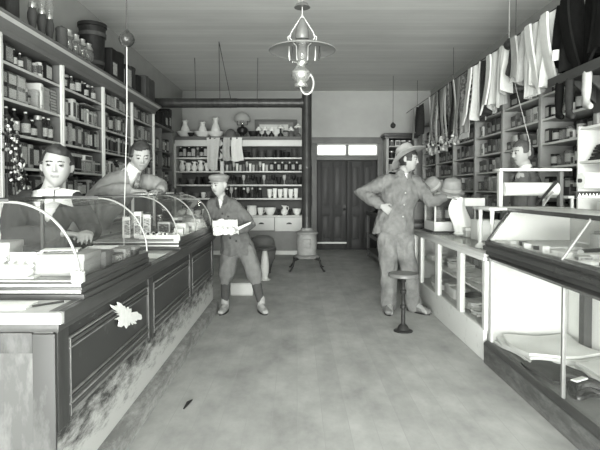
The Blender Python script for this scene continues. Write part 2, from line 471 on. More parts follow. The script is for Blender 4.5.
put('carton', mk_carton(.16, .13, .085, CARD2, None, CARD2), 'white lidded box at street end of the near showcase', 'box', (-1.30, 2.16, F + .055), .1, group=G1)
put('display_tray', mk_carton(.34, .24, .054, WHITE), 'white raised tray under the white box in the near showcase', 'tray', (-1.28, 2.16, F), 0, group=G1)
put('picture_card', mk_carton(.15, .1, .012, PAPER, PRINTD), 'printed picture card lying on white box in the near showcase', 'card', (-1.04, 2.2, F + .092), .25, group=G1)
put('carton', mk_carton(.21, .2, .09, CARD2, None, CARD2), 'large white box under a printed card in the near showcase', 'box', (-1.01, 2.2, F), .05, group=G1)
put('carton', mk_carton(.07, .1, .075, MIDC, None, MIDC), 'grey pasteboard box behind front glass near the street end', 'box', (-.925, 2.36, F), .03, group=G1)
put('carton', mk_carton(.075, .11, .045, MIDC, PRINT, None), 'flat printed box in the middle of near showcase front', 'box', (-.93, 2.5, F), -.05, group=G1)
put('carton', mk_carton(.075, .10, .055, CARD2, PRINT, CARD2), 'white printed box just past the flat one, near showcase front', 'box', (-.93, 2.63, F), .06, group=G1)
put('carton', mk_carton(.07, .09, .05, MIDC, PRINTD, CARD2), 'grey box with dark label at far end of near showcase', 'box', (-.925, 2.77, F), 0, group=G1)
def openbox(w, d, h, m):
    b = MB(); e = .006
    b.box(-w / 2, w / 2, -d / 2, d / 2, 0, e); b.box(-w / 2, w / 2, -d / 2, -d / 2 + e, e, h); b.box(-w / 2, w / 2, d / 2 - e, d / 2, e, h)
    b.box(-w / 2, -w / 2 + e, -d / 2 + e, d / 2 - e, e, h); b.box(w / 2 - e, w / 2, -d / 2 + e, d / 2 - e, e, h)
    return b, [m]
put('open_box', openbox(.17, .16, .05, PAPER2), 'open white box at far end of near showcase', 'box', (-1.07, 2.74, F), .25, group=G1)
put('box_lid', openbox(.16, .15, .03, CARD2), 'white box lid in the middle of near showcase', 'lid', (-1.07, 2.49, F), -.2, group=G1)
for i, (x, y, w, d, a, w_) in enumerate(((-1.3, 2.46, .2, .15, .3, 'in the middle'), (-1.33, 2.7, .2, .16, -.4, 'at the far back corner'))):
    b = paper_sheet(w, d, .03, i); b.xf(Matrix.Rotation(a, 4, 'Z'))
    solo(b.xf(Matrix.Translation((x, y, F))), 'paper_wrapper', CARD2, 'crumpled white paper %s of the near showcase' % w_, 'paper', (x, y, F), G1)
def toothrack():
    b = MB()
    for i in range(4):
        for j in range(4): b.tube([(-.07 + .04 * i, .0 + .01 * j, .012 + .022 * j), (-.05 + .04 * i, .01 + .01 * j, .032 + .022 * j)], .007, 6)
    b.box(-.09, .09, .05, .06, 0, .1); b.box(-.09, .09, -.02, .06, 0, .006)
    return b, [WHITE]
put('card_of_buttons', toothrack(), 'pale rack of little white pieces at the street end of near showcase', 'rack', (-1.17, 2.06, F), 0, group=G1)
# loose things on the bare counter end and in the gap between the cases
b = MB(); b.tube([(-.99, 1.86, Z0 + .006), (-.91, 1.94, Z0 + .006)], .0045, 6); solo(b, 'pencil', DARKW, 'dark pencil lying on near end of the left counter', 'pencil', (-.95, 1.9, Z0))
b = paper_sheet(.26, .24, .008, 4); solo(b.xf(Matrix.Translation((-1.02, 3.28, Z0))), 'wrapping_paper', PAPER, 'white sheet of paper on the counter between the two showcases', 'paper', (-1.02, 3.28, Z0))
put('carton', mk_carton(.24, .1, .01, PAPER), 'thin white pad at near end of left counter', 'pad', (-1.12, 1.87, Z0), .05)

G2 = 'goods inside the farther curved showcase'
for i, (x, y, h, m, n_) in enumerate(((-1.20, 3.78, .2, PAPER, 'tallest white carton standing at near end of farther showcase'), (-1.13, 3.76, .18, PAPER2, 'grey white carton standing second at near end of farther showcase'), (-1.30, 3.8, .16, WHITE, 'white carton standing at back of farther showcase'))):
    put('carton', mk_carton(.055, .05, h, m, PRINT), n_, 'box', (x, y, F), .2 * i, group=G2)
b = MB(); b.box(-1.17, -.91, 3.69, 3.88, F, F + .03, 0, bev=.004)
for i in range(40):
    b.ball((-1.15 + .22 * R.random(), 3.7 + .16 * R.random(), F + .035), .009, R.choice((1, 2, 2)), 6, 4)
put_ = solo(b, 'candy_tray', [WHITE, BLACK, PAPER], 'tray of dark and white sweets at near end of farther showcase', 'tray', (-1.04, 3.78, F), G2)
for i, (x, y, w, d, h, m, f) in enumerate(((-.94, 3.98, .07, .08, .06, WHITE, None), (-.95, 4.14, .08, .09, .09, PAPER, None), (-.94, 4.27, .06, .06, .05, DARKW, PRINTD), (-.95, 4.45, .09, .1, .08, WHITE, None), (-.94, 4.6, .07, .09, .07, PAPER, PRINT),
        (-.95, 4.74, .09, .09, .09, WHITE, None), (-.94, 4.89, .07, .09, .07, CARD, PRINT), (-1.1, 4.15, .1, .1, .1, CARD, PRINTD), (-1.13, 4.6, .12, .14, .08, DARKW, PRINT), (-1.15, 4.85, .1, .1, .1, PAPER2, None))):
    put('carton', mk_carton(w, d, h, m, f), '%s box, %s along the glass from near end of farther showcase' % ({WHITE: 'white', PAPER: 'paper white', DARKW: 'dark', CARD: 'drab', PAPER2: 'pale grey'}[m], onum(i)), 'box', (x, y, F), R.uniform(-.15, .15), group=G2)
for i, (x, y) in enumerate(((-1.3, 4.05), (-1.3, 4.25), (-1.32, 4.5), (-1.3, 4.72))):
    b = MB(); b.lathe([(.035, 0), (.037, .08), (.03, .095), (.022, .1), (.022, .115), (.026, .117), (.026, .13)], (x, y, F), 14, mf=[0, 0, 0, 0, 1, 1])
    solo(b, 'sweet_jar', [CLEAR, NICKEL], 'glass jar, %s from near end at back of farther showcase' % onum(i), 'jar', (x, y, F), G2)

# ------------------------------------------------------------------ tall shelving on the left wall
SX = -2.10
PY = [2.61, 3.57, 4.52, 5.47, 6.42, 7.38]
LV = [.95, 1.2, 1.445, 1.695, 1.945, 2.21]
t = thing('wall_shelving', 'tall pale wooden shelving with moulded cornice along the left wall', 'shelving', (-2.26, 5, 0))
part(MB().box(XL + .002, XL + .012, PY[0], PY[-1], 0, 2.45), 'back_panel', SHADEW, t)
for i, y in enumerate(PY):
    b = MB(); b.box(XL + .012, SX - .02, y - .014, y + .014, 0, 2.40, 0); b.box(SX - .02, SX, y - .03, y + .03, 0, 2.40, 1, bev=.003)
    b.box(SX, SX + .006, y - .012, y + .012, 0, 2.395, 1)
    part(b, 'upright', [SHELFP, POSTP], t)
for i in range(5):
    for z in LV:
        if i == 0 and z < 1.4: continue
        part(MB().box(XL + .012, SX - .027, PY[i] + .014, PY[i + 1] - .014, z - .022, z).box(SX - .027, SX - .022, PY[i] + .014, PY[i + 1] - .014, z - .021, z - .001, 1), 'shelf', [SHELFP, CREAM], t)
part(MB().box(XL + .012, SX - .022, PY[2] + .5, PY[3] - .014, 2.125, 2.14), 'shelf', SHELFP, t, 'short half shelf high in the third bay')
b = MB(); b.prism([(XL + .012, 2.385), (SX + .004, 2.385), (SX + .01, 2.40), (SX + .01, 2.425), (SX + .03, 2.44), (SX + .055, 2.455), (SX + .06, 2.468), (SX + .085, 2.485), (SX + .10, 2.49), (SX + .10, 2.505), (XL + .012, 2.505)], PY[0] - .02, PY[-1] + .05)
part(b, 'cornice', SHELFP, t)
b = MB(); b.prism([(SX + .06, 2.468), (SX + .087, 2.484), (SX + .089, 2.488), (SX + .06, 2.475)], PY[0] - .02, PY[-1] + .051)
part(b, 'cornice_bead', CREAM, t)
b = MB(); b.box(XL + .012, SX - .022, PY[0] + .014, PY[-1] - .014, 0, .9); part(b, 'lower_cupboard', MIDW, t)

# ------------------------------------------------------------------ merchandise prototypes (unit size, scaled copies)
PROTO = {}
TONES = {'white': mat('white_box', .6, .65, .08, 12), 'pale': mat('pale_box', .30, .6, .15, 12), 'grey': mat('grey_box', .12, .6, .2, 12), 'drab': mat('drab_box', .06, .6, .25, 12), 'dark': mat('dark_box', .018, .5, .35, 12), 'black': BLACK,
         'printed': PRINT, 'dark printed': PRINTD}
LBL = mat('cream_label', .42, .6, v2=.15, thr=.6, scale=40)
LTONES = {'white': mat('left_white_box', .6, .65, .08, 12), 'pale': mat('left_pale_box', .3, .6, .2, 12), 'grey': mat('shaded_grey_box', .075, .6, .25, 12), 'drab': mat('shaded_drab_box', .034, .6, .3, 12), 'dark': mat('shaded_dark_box', .013, .6, .35, 12),  # copies for the left shelving; its shade is put into the darker tones
          'black': BLACK, 'printed': mat('left_print', .42, .6, v2=.05, thr=.5, scale=45, stretch=(1, 1, 2.5)), 'dark printed': mat('shaded_dark_print', .03, .6, v2=.34, thr=.57, scale=40, stretch=(1, 1, 2.5))}
LLBL = mat('left_label', .5, .6, v2=.08, thr=.55, scale=40)
def proto_mesh(kind, tn, dimmed=False):
    k = (kind, tn, dimmed)
    if k in PROTO: return PROTO[k]
    PRINT, PRINTD, LBL, TONES = (LTONES['printed'], LTONES['dark printed'], LLBL, LTONES) if dimmed else (globals()['PRINT'], globals()['PRINTD'], globals()['LBL'], globals()['TONES'])
    B = TONES[tn]; pale = tn in ('white', 'pale', 'printed')
    lab = PRINTD if tn in ('white', 'pale') else (PRINT if tn in ('grey', 'drab') else LBL)
    if kind == 'carton': b, ms = mk_carton(1, 1, 1, B, lab)
    elif kind == 'lidded_box':
        b = MB(); b.box(-.48, .48, -.48, .48, 0, .99, 0, bev=.01); b.box(-.5, .5, -.5, .5, .7, 1, 0, bev=.015); b.box(-.3, .3, -.487, -.47, .2, .58, 1); ms = [B, LBL if not pale else PRINT]
    elif kind == 'book':
        b = MB(); b.box(-.5, .5, -.48, .5, 0, 1, 0, bev=.05); b.box(-.46, .46, -.5, .46, .02, .98, 0, bev=.06); b.box(-.5, .5, -.507, -.48, .72, .86, 1); b.box(-.5, .5, -.507, -.48, .12, .16, 1); ms = [B, LBL]
    elif kind == 'tin':
        b = MB(); b.lathe([(.5, 0), (.5, .04), (.485, .05), (.485, .22), (.49, .225), (.49, .78), (.485, .785), (.485, .84), (.5, .85), (.5, .98), (.46, 1)], n=18, mf=[0, 0, 0, 1, 1, 1, 0, 0, 0, 0]); ms = [B, lab]
    elif kind == 'bottle':
        b = MB(); b.lathe([(.46, 0), (.5, .03), (.5, .16), (.505, .165), (.505, .52), (.5, .525), (.5, .58), (.42, .66), (.2, .74), (.18, .88), (.23, .89), (.23, .93), (.16, .935), (.17, 1)], n=16, mf=[0, 0, 1, 1, 1, 0, 0, 0, 0, 0, 0, 2, 2]); ms = [B, LBL, PAPER]
    elif kind == 'jar':
        b = MB(); b.lathe([(.46, 0), (.5, .04), (.5, .68), (.4, .78), (.38, .8), (.43, .81), (.43, .97), (.38, 1)], n=16, mf=[0, 0, 0, 0, 0, 1, 1]); ms = [B, NICKEL]
    elif kind == 'canister':
        b = MB(); b.lathe([(.5, 0), (.5, .8), (.52, .81), (.52, .88), (.42, .93), (.1, .95), (.1, 1.0), (.06, 1.0)], n=18, mf=[0, 0, 0, 0, 0, 0, 0]); ms = [B]
    me = b.mesh(kind, ms)
    PROTO[k] = me
    return me
def good(kind, tn, w, d, h, loc, rz, label, group):
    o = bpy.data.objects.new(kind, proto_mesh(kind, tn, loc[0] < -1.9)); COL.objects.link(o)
    o.location = loc; o.rotation_euler = (0, 0, rz); o.scale = (w, d, h)
    o['label'] = label; o['category'] = {'carton': 'carton', 'lidded_box': 'box', 'book': 'book', 'tin': 'tin', 'bottle': 'bottle', 'jar': 'jar', 'canister': 'canister'}[kind]
    o['group'] = group
    return o
KN = {'carton': 'carton', 'lidded_box': 'lidded box', 'book': 'book', 'tin': 'tin', 'bottle': 'bottle', 'jar': 'jar', 'canister': 'canister'}
def row(side, x, y0, y1, z, hmax, styles, where, group, depth=.2, skip=(), gap=.008):
    """goods side by side from near to far; styles repeat in order: (kind, tone, width, height)"""
    y = y0; i = 0; k = 0
    while True:
        kind, tn, w, h = styles[k % len(styles)]; k += 1
        w = w * R.uniform(.92, 1.08); h = min(h * R.uniform(.94, 1.05), hmax - .012)
        if y + w > y1: break
        yc = y + w / 2; y += w + gap + R.uniform(0, .012)
        if kind == 'gap' or any(a < yc < c for a, c in skip): continue
        d = w if kind in ('tin', 'bottle', 'jar', 'canister') else depth * R.uniform(.75, 1)
        xc = x - d / 2 - R.uniform(.0, .03) if side == 'L' else x + d / 2 + R.uniform(0, .03)
        good(kind, tn, w, d, h, (xc, yc, z + .0005), (PI / 2 if side == 'L' else -PI / 2) + R.uniform(-.04, .04),
             '%s %s, %s from the near end, %s' % (tn, KN[kind], onum(i), where), group)
        i += 1
A = lambda *a: list(a)
c, n, t_, bt, jr, bk, cn, lb = 'carton', 'canister', 'tin', 'bottle', 'jar', 'book', 'canister', 'lidded_box'
LS = {
 (2.21, 1): A((c, 'dark', .12, .17), (c, 'drab', .1, .15), (bt, 'dark', .05, .14), (bt, 'drab', .045, .13), ('gap', '', .05, 0), (c, 'grey', .08, .13), (t_, 'pale', .05, .1), (t_, 'white', .05, .12), (bt, 'dark', .05, .12)),
 (2.21, 2): A((jr, 'dark', .08, .16), (bt, 'dark', .07, .16), (jr, 'drab', .08, .16), (bt, 'dark printed', .07, .16), (t_, 'dark', .08, .15)),
 (2.21, 3): A((c, 'dark printed', .13, .17), (c, 'black', .13, .16), (c, 'printed', .12, .17), (c, 'pale', .09, .16)),
 (2.21, 4): A((c, 'drab', .11, .16), (c, 'printed', .1, .16), (c, 'dark printed', .1, .165), (c, 'pale', .1, .15)),
 (1.945, 3): A((t_, 'dark printed', .1, .2), (c, 'pale', .07, .19), (t_, 'drab', .1, .2), (t_, 'dark', .1, .18), (c, 'dark printed', .09, .2)),
 (1.945, 4): A((c, 'printed', .11, .2), (c, 'dark printed', .12, .2), (c, 'grey', .1, .19), (t_, 'pale', .09, .18)),
 (1.695, 2): A((t_, 'dark printed', .085, .2), (c, 'dark', .07, .2), (c, 'printed', .06, .2), (t_, 'dark', .08, .2), (c, 'dark printed', .1, .19), (c, 'white', .05, .2), (c, 'drab', .09, .19)),
 (1.695, 3): A((bk, 'dark', .07, .2), (bk, 'drab', .06, .21), (bk, 'pale', .05, .2), (bk, 'dark', .08, .21), (bk, 'grey', .06, .2)),
 (1.695, 4): A((t_, 'dark', .09, .19), (c, 'grey', .1, .19), (c, 'drab', .1, .2)),
 (1.445, 1): A((c, 'dark', .1, .18), (c, 'drab', .09, .2), (t_, 'grey', .09, .16), (c, 'dark printed', .1, .2), (c, 'pale', .07, .19)),
 (1.445, 3): A((t_, 'dark', .07, .15), (bt, 'drab', .06, .18), (t_, 'printed', .08, .16), (c, 'white', .08, .15), (t_, 'dark printed', .08, .17)),
 (1.445, 4): A((t_, 'grey', .09, .16), (c, 'drab', .09, .18), (t_, 'dark', .08, .18)),
 (1.2, 1): A((c, 'drab', .1, .19), (c, 'pale', .06, .2), (t_, 'dark printed', .09, .16), (c, 'grey', .09, .19), (bt, 'dark', .07, .2)),
 (1.2, 2): A((t_, 'dark', .09, .16), (c, 'pale', .07, .17), (t_, 'dark printed', .1, .15), (c, 'drab', .08, .2), (t_, 'printed', .09, .14)),
 (1.2, 3): A((t_, 'printed', .09, .14), (t_, 'dark', .09, .17), (c, 'drab', .1, .2)),
 (1.2, 4): A((c, 'grey', .1, .19), (t_, 'drab', .09, .17)),
}
LN = {2.21: 'top shelf', 1.945: 'second shelf', 1.695: 'third shelf', 1.445: 'fourth shelf', 1.2: 'fifth shelf'}
BN = {1: 'nearest bay of left shelving', 2: 'second bay of left shelving', 3: 'third bay of left shelving', 4: 'farthest bay of left shelving'}
HT = {2.21: .17, 1.945: .24, 1.695: .225, 1.445: .225, 1.2: .22}
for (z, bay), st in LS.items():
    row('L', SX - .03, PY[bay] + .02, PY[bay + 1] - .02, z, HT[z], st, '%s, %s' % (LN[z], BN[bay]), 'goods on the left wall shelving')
GL = 'goods on the left wall shelving'
# nearest bay, second shelf: cartons stacked two high, tins, then piles of flat books
w_ = 'second shelf, nearest bay of left shelving'
for i in range(3):
    for j in range(2):
        tn = ('drab', 'dark printed', 'printed')[i]
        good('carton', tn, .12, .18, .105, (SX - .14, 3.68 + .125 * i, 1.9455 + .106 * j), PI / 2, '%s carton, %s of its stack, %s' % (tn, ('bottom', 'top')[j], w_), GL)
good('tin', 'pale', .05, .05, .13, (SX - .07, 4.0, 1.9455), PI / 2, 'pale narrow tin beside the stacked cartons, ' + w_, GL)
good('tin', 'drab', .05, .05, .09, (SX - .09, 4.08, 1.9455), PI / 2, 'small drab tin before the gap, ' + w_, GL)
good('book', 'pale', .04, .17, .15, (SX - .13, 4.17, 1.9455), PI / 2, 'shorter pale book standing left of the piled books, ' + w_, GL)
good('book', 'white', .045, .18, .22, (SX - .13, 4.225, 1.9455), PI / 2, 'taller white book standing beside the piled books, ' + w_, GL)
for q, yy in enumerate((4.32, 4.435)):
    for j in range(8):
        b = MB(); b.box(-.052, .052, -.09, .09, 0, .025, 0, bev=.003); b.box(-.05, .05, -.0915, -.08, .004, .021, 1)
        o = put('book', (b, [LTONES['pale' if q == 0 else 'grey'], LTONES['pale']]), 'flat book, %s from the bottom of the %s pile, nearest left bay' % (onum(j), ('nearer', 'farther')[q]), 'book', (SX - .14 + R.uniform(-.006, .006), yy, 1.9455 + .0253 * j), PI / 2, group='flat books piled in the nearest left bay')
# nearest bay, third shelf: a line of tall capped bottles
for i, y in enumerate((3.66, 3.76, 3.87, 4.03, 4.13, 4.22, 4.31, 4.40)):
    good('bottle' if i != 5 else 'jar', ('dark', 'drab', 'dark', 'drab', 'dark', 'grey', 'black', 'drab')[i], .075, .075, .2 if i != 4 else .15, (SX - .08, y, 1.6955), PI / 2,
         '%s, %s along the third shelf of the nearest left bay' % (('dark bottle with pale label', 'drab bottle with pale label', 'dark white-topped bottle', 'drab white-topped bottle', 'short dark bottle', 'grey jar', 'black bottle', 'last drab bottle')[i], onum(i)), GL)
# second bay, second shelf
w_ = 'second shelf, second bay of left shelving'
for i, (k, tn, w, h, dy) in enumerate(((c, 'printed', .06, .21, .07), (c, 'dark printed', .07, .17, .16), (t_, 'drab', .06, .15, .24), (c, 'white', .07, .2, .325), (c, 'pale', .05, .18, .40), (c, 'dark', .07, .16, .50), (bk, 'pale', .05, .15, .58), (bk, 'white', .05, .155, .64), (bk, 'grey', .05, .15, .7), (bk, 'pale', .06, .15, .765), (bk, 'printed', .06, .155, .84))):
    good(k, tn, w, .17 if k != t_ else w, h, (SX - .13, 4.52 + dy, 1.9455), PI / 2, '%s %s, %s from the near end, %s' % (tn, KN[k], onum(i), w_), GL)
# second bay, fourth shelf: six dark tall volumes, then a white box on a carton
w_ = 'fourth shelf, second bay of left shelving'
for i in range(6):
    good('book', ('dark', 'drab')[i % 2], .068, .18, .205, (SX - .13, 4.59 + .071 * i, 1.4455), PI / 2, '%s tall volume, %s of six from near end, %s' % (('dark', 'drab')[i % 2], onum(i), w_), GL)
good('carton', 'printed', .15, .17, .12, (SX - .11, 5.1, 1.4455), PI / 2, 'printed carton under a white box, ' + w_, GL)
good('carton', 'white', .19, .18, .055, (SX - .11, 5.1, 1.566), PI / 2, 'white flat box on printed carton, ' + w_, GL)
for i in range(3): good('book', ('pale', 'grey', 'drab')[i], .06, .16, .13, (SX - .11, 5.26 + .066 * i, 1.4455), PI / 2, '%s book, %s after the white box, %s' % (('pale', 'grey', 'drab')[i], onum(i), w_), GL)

# things standing on top of the left shelving
ZT = 2.506; GT = 'things standing on top of the left shelving'
def lampbottle(x, y, h, lab):
    t = thing('oil_lamp', lab, 'lamp', (x, y, ZT), GT)
    b = MB(); b.lathe([(.05, 0), (.052, .015), (.03, .03), (.025, .08), (.03, .12), (.038, .16), (.038, .2), (.028, .24)], (x, y, ZT), 16); part(b, 'lamp_base', TONES['drab'], t)
    b = MB(); b.lathe([(.03, .24), (.034, .25), (.03, .28)], (x, y, ZT), 16); part(b, 'burner', BRASS, t)
    b = MB(); b.lathe([(.025, .28), (.04, .33), (.03, .4), (.022, h)], (x, y, ZT), 16, cap=False); part(b, 'chimney', CLEAR, t)
lampbottle(-2.15, 4.10, .66, 'tallest glass-chimneyed lamp at near end of top of left shelving')
lampbottle(-2.15, 4.25, .60, 'second glass-chimneyed lamp from near end on top of left shelving')
lampbottle(-2.15, 4.38, .5, 'third glass-chimneyed lamp from near end on top of left shelving')
for i, (y, h, m) in enumerate(((3.66, .62, 'dark'), (3.86, .56, 'drab'))):
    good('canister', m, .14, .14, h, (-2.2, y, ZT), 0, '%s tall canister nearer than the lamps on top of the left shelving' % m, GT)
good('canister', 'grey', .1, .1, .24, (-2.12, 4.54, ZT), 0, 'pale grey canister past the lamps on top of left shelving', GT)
def lantern(x, y, lab):
    t = thing('barn_lantern', lab, 'lantern', (x, y, ZT), GT)
    b = MB(); b.lathe([(.06, 0), (.065, .03), (.05, .05), (.03, .06)], (x, y, ZT), 14); part(b, 'lantern_tank', TONES['drab'], t)
    b = MB(); b.lathe([(.03, .06), (.055, .1), (.055, .15), (.035, .19)], (x, y, ZT), 14, cap=False); part(b, 'lantern_globe', CLEAR, t)
    b = MB(); b.lathe([(.045, .185), (.05, .19), (.03, .23), (.035, .25), (.01, .26)], (x, y, ZT), 14); part(b, 'lantern_hood', NICKEL, t)
    b = MB(); b.tube([(x, y - .075, ZT + .03), (x, y - .08, ZT + .15), (x, y - .04, ZT + .23)], .006); b.tube([(x, y + .075, ZT + .03), (x, y + .08, ZT + .15), (x, y + .04, ZT + .23)], .006); part(b, 'lantern_frame', TONES['dark'], t)
for i in range(4): lantern(-2.13, 4.70 + .145 * i, 'tin lantern with bright hood, %s of four from near end, left shelving top' % onum(i))
# big dark tub and dark baskets
b = MB(); b.lathe([(.11, 0), (.125, .3), (.14, .5), (.15, .505), (.15, .54), (.138, .54), (.12, .3), (.1, .03)], (-2.2, 5.42, ZT), 24)
for z in (.1, .4): b.lathe([(.108 + .06 * z, z), (.118 + .06 * z, z), (.120 + .06 * z, z + .04), (.11 + .06 * z, z + .04)], (-2.2, 5.42, ZT), 24, m=1)
solo(b, 'tub', [TONES['dark'], TONES['drab']], 'largest dark flared tub on top of the left shelving', 'tub', (-2.2, 5.42, ZT), GT)
for i, (y, w, h, k, tn) in enumerate(((5.74, .2, .36, lb, 'dark'), (5.98, .22, .42, n, 'dark'), (6.22, .18, .3, c, 'black'), (6.43, .2, .36, n, 'drab'), (6.66, .2, .3, n, 'dark'))):
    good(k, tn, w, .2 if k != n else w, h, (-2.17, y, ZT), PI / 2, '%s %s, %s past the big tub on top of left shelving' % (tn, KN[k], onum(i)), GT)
b = MB(); b.box(-2.36, -2.06, 6.86, 7.30, ZT, ZT + .33, 0, bev=.012)
for y in (6.95, 7.2): b.box(-2.363, -2.057, y, y + .02, ZT + .001, ZT + .333, 1)
solo(b, 'trunk', [mat('trunk_leather', .06, .5, .3, 12), DARKW], 'dark square trunk at far end of left shelving top', 'trunk', (-2.2, 7.08, ZT), GT)
# bunch of trinket cards hanging from the nearest upright
b = MB(); rr = random.Random(3)
for i in range(150):
    q = rr.random(); z = 1.77 - .55 * q + rr.uniform(-.02, .02); y = 3.60 + .16 * q + rr.gauss(0, .05); x = SX + .045 + rr.gauss(0, .012)
    b.ball((x, y, z), (rr.uniform(.005, .012), rr.uniform(.008, .016), rr.uniform(.008, .02)), rr.choice((0, 0, 1, 2)), 6, 4, Matrix.Rotation(rr.uniform(0, 3), 4, 'X'))
for i in range(7): b.tube([(SX + .03, 3.58 + .006 * i, 1.8), (SX + .035 , 3.56 + .035 * i, 1.5), (SX + .03, 3.6 + .04 * i, 1.22)], .003, 5, 0)
b.tube([(SX + .004, 3.585, 1.8), (SX + .04, 3.585, 1.81)], .005, 6, 0)
o = solo(b, 'trinket_bunch', [IRON, NICKEL, CHINA], 'glittering bunch of trinkets hanging from the nearest left shelving post', 'trinkets', (SX + .03, 3.6, 1.5)); o['kind'] = 'stuff'
# ------------------------------------------------------------------ shelving across the back, with drawers under it
BY = 9.85; BK = 10.58
BX0, BXD, BX1 = -2.40, -1.476, .14
BL = [1.11, 1.378, 1.644, 1.91]
t = thing('back_shelving', 'white shelving with drawers across the back wall, left of the stove', 'shelving', (-1.1, 10.2, 0))
BACKP = mat('shelf_back_paint', .10, .7, .12, 5)
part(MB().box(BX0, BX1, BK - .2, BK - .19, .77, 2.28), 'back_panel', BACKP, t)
for x in (BX0, BXD, BX1):
    b = MB(); b.box(x - .015, x + .015, BY + .02, BK - .2, .77, 2.18); b.box(x - (.035 if x == BXD else .02), x + (.035 if x == BXD else .02), BY, BY + .02, .77, 2.18, bev=.003); part(b, 'upright', WHITE, t)
for z in BL:
    for (a, c_) in ((BX0 + .016, BXD - .016), (BXD + .016, BX1 - .016)):
        part(MB().box(a, c_, BY - .005, BK - .2, z - .03, z, bev=.004), 'shelf', WHITE, t)
b = MB(); b.box(BX0, BX1 + .03, BY - .06, BK - .19, 2.28, 2.315, bev=.006); b.box(BX0, BX1 + .02, BY - .03, BY - .01, 2.25, 2.28, bev=.004); part(b, 'top_board', SHELFP, t)
part(MB().box(BX0, BX1 + .02, BY - .012, BY + .012, 2.13, 2.262, bev=.003), 'fascia', WHITE, t)
part(MB().box(BX0, BX1 + .02, 9.78, BK, .745, .77, bev=.004), 'ledge', WHITE, t)
part(MB().box(BX0, BX1, 9.83, BK, .05, .745), 'lower_case', mat('grey_case_paint', .22, .6, .12, 4), t)
part(MB().box(BX0, BX1 + .01, 9.80, 9.83, 0, .075, bev=.003), 'skirting', WHITE, t)
dx = [-2.36, -1.9, -1.42, -.96, -.44, .13]
for i in range(5):
    d = part(MB().box(dx[i] + .006, dx[i + 1] - .006, 9.80, 9.832, .475 if i == 3 else .46, .735, bev=.006), 'drawer', WHITE, t)
    xm = (dx[i] + dx[i + 1]) / 2
    b = MB(); b.prism([(xm + .055 * math.cos(PI * k / 8), .60 + .035 * math.sin(PI * k / 8)) for k in range(9)], 9.775, 9.80); part(b, 'bin_pull', IRON, d, 'black cup pull')

BB = mat('pressed_glass', .45, .15, .2, 20); 
def mesh_of(maker): b, ms = maker; return b.mesh('m', ms)
def vessel(kind, tn):
    k = (kind, tn)
    if k in PROTO: return PROTO[k]
    M_ = {'white': CHINA, 'glass': CLEAR, 'pressed': BB, 'dark': TONES['dark'], 'grey': TONES['grey'], 'drab': TONES['drab']}[tn]
    b = MB()
    if kind == 'cup': b.lathe([(.25, 0), (.3, .03), (.42, .4), (.5, 1), (.46, 1), (.38, .4), (.2, .08)], n=14); b.tube([(.44, 0, .8), (.66, 0, .75), (.64, 0, .35), (.38, 0, .25)], .04, 6)
    elif kind == 'tumbler': b.lathe([(.38, 0), (.5, 1), (.44, 1), (.33, .08)], n=12)
    elif kind == 'goblet': b.lathe([(.38, 0), (.36, .04), (.08, .1), (.08, .4), (.3, .5), (.46, .72), (.42, 1), (.38, 1), (.4, .72), (.2, .55)], n=12)
    elif kind == 'bowl': b.lathe([(.22, 0), (.26, .06), (.42, .5), (.5, 1), (.47, 1), (.38, .5), (.18, .14)], n=18)
    elif kind == 'crock': b.lathe([(.42, 0), (.47, .05), (.5, .5), (.47, .85), (.5, .9), (.5, .98), (.43, 1), (.42, .2)], n=18)
    elif kind == 'basin': b.lathe([(.22, 0), (.24, .1), (.4, .5), (.5, .95), (.52, 1), (.48, 1), (.38, .55), (.2, .2)], n=22)
    elif kind == 'pitcher':
        b.lathe([(.26, 0), (.3, .03), (.46, .2), (.5, .36), (.36, .6), (.24, .74), (.26, .88), (.36, 1), (.33, 1), (.2, .8)], n=18)
        b.tube([(.24, 0, .86), (.56, 0, .9), (.62, 0, .68), (.44, 0, .46)], .045, 6); b.tube([(-.26, 0, .93), (-.42, 0, 1.02)], [.1, .04], 6)
    elif kind == 'saucepan': b.lathe([(.4, 0), (.46, .05), (.5, 1), (.46, 1), (.42, .08)], n=16); b.tube([(.45, 0, .85), (1.15, 0, 1.0)], [.06, .05], 6)
    elif kind == 'dome': b.lathe([(.5, 0), (.48, .3), (.4, .6), (.25, .88), (.05, 1)], n=18)
    me = b.mesh(kind, [M_]); PROTO[k] = me
    return me
VC = {'cup': 'cup', 'tumbler': 'glass', 'goblet': 'goblet', 'bowl': 'bowl', 'crock': 'crock', 'basin': 'basin', 'pitcher': 'pitcher', 'saucepan': 'saucepan', 'dome': 'bowl'}
def ves(kind, tn, w, h, loc, label, group, rz=0):
    o = bpy.data.objects.new(kind, vessel(kind, tn)); COL.objects.link(o)
    o.location = loc; o.scale = (w, w, h); o.rotation_euler = (0, 0, rz); o['label'] = label; o['category'] = VC[kind]
    if group: o['group'] = group
    return o
GB = 'wares on the back shelving'
def wares(z, x0, x1, seq, where, y=10.0, gap=.008):
    x = x0; i = 0; k = 0
    if z > 1: seq = [(q[0], q[1], q[2], min(q[3] * 1.28, .212)) for q in seq]
    while True:
        kind, tn, w, h = seq[k % len(seq)]; k += 1
        if x + w > x1: break
        xc = x + w / 2; x += w + gap
        if kind == 'gap': continue
        yy = y + R.uniform(-.02, .02)
        lab = '%s %s, %s from left, %s' % ({'glass': 'clear', 'pressed': 'pressed-glass'}.get(tn, tn), VC.get(kind, KN.get(kind)), onum(i), where)
        if kind in VC: ves(kind, tn, w, h, (xc, yy, z + .0005), lab, GB, R.uniform(-.3, .3))
        else: good(kind, tn, w, w if kind in ('tin', 'bottle', 'jar', 'canister') else .12, h, (xc, yy, z + .0005), 0, lab, GB)
        i += 1
XA, XB, XC_, XD = -2.36, BXD - .04, BXD + .05, BX1 - .03
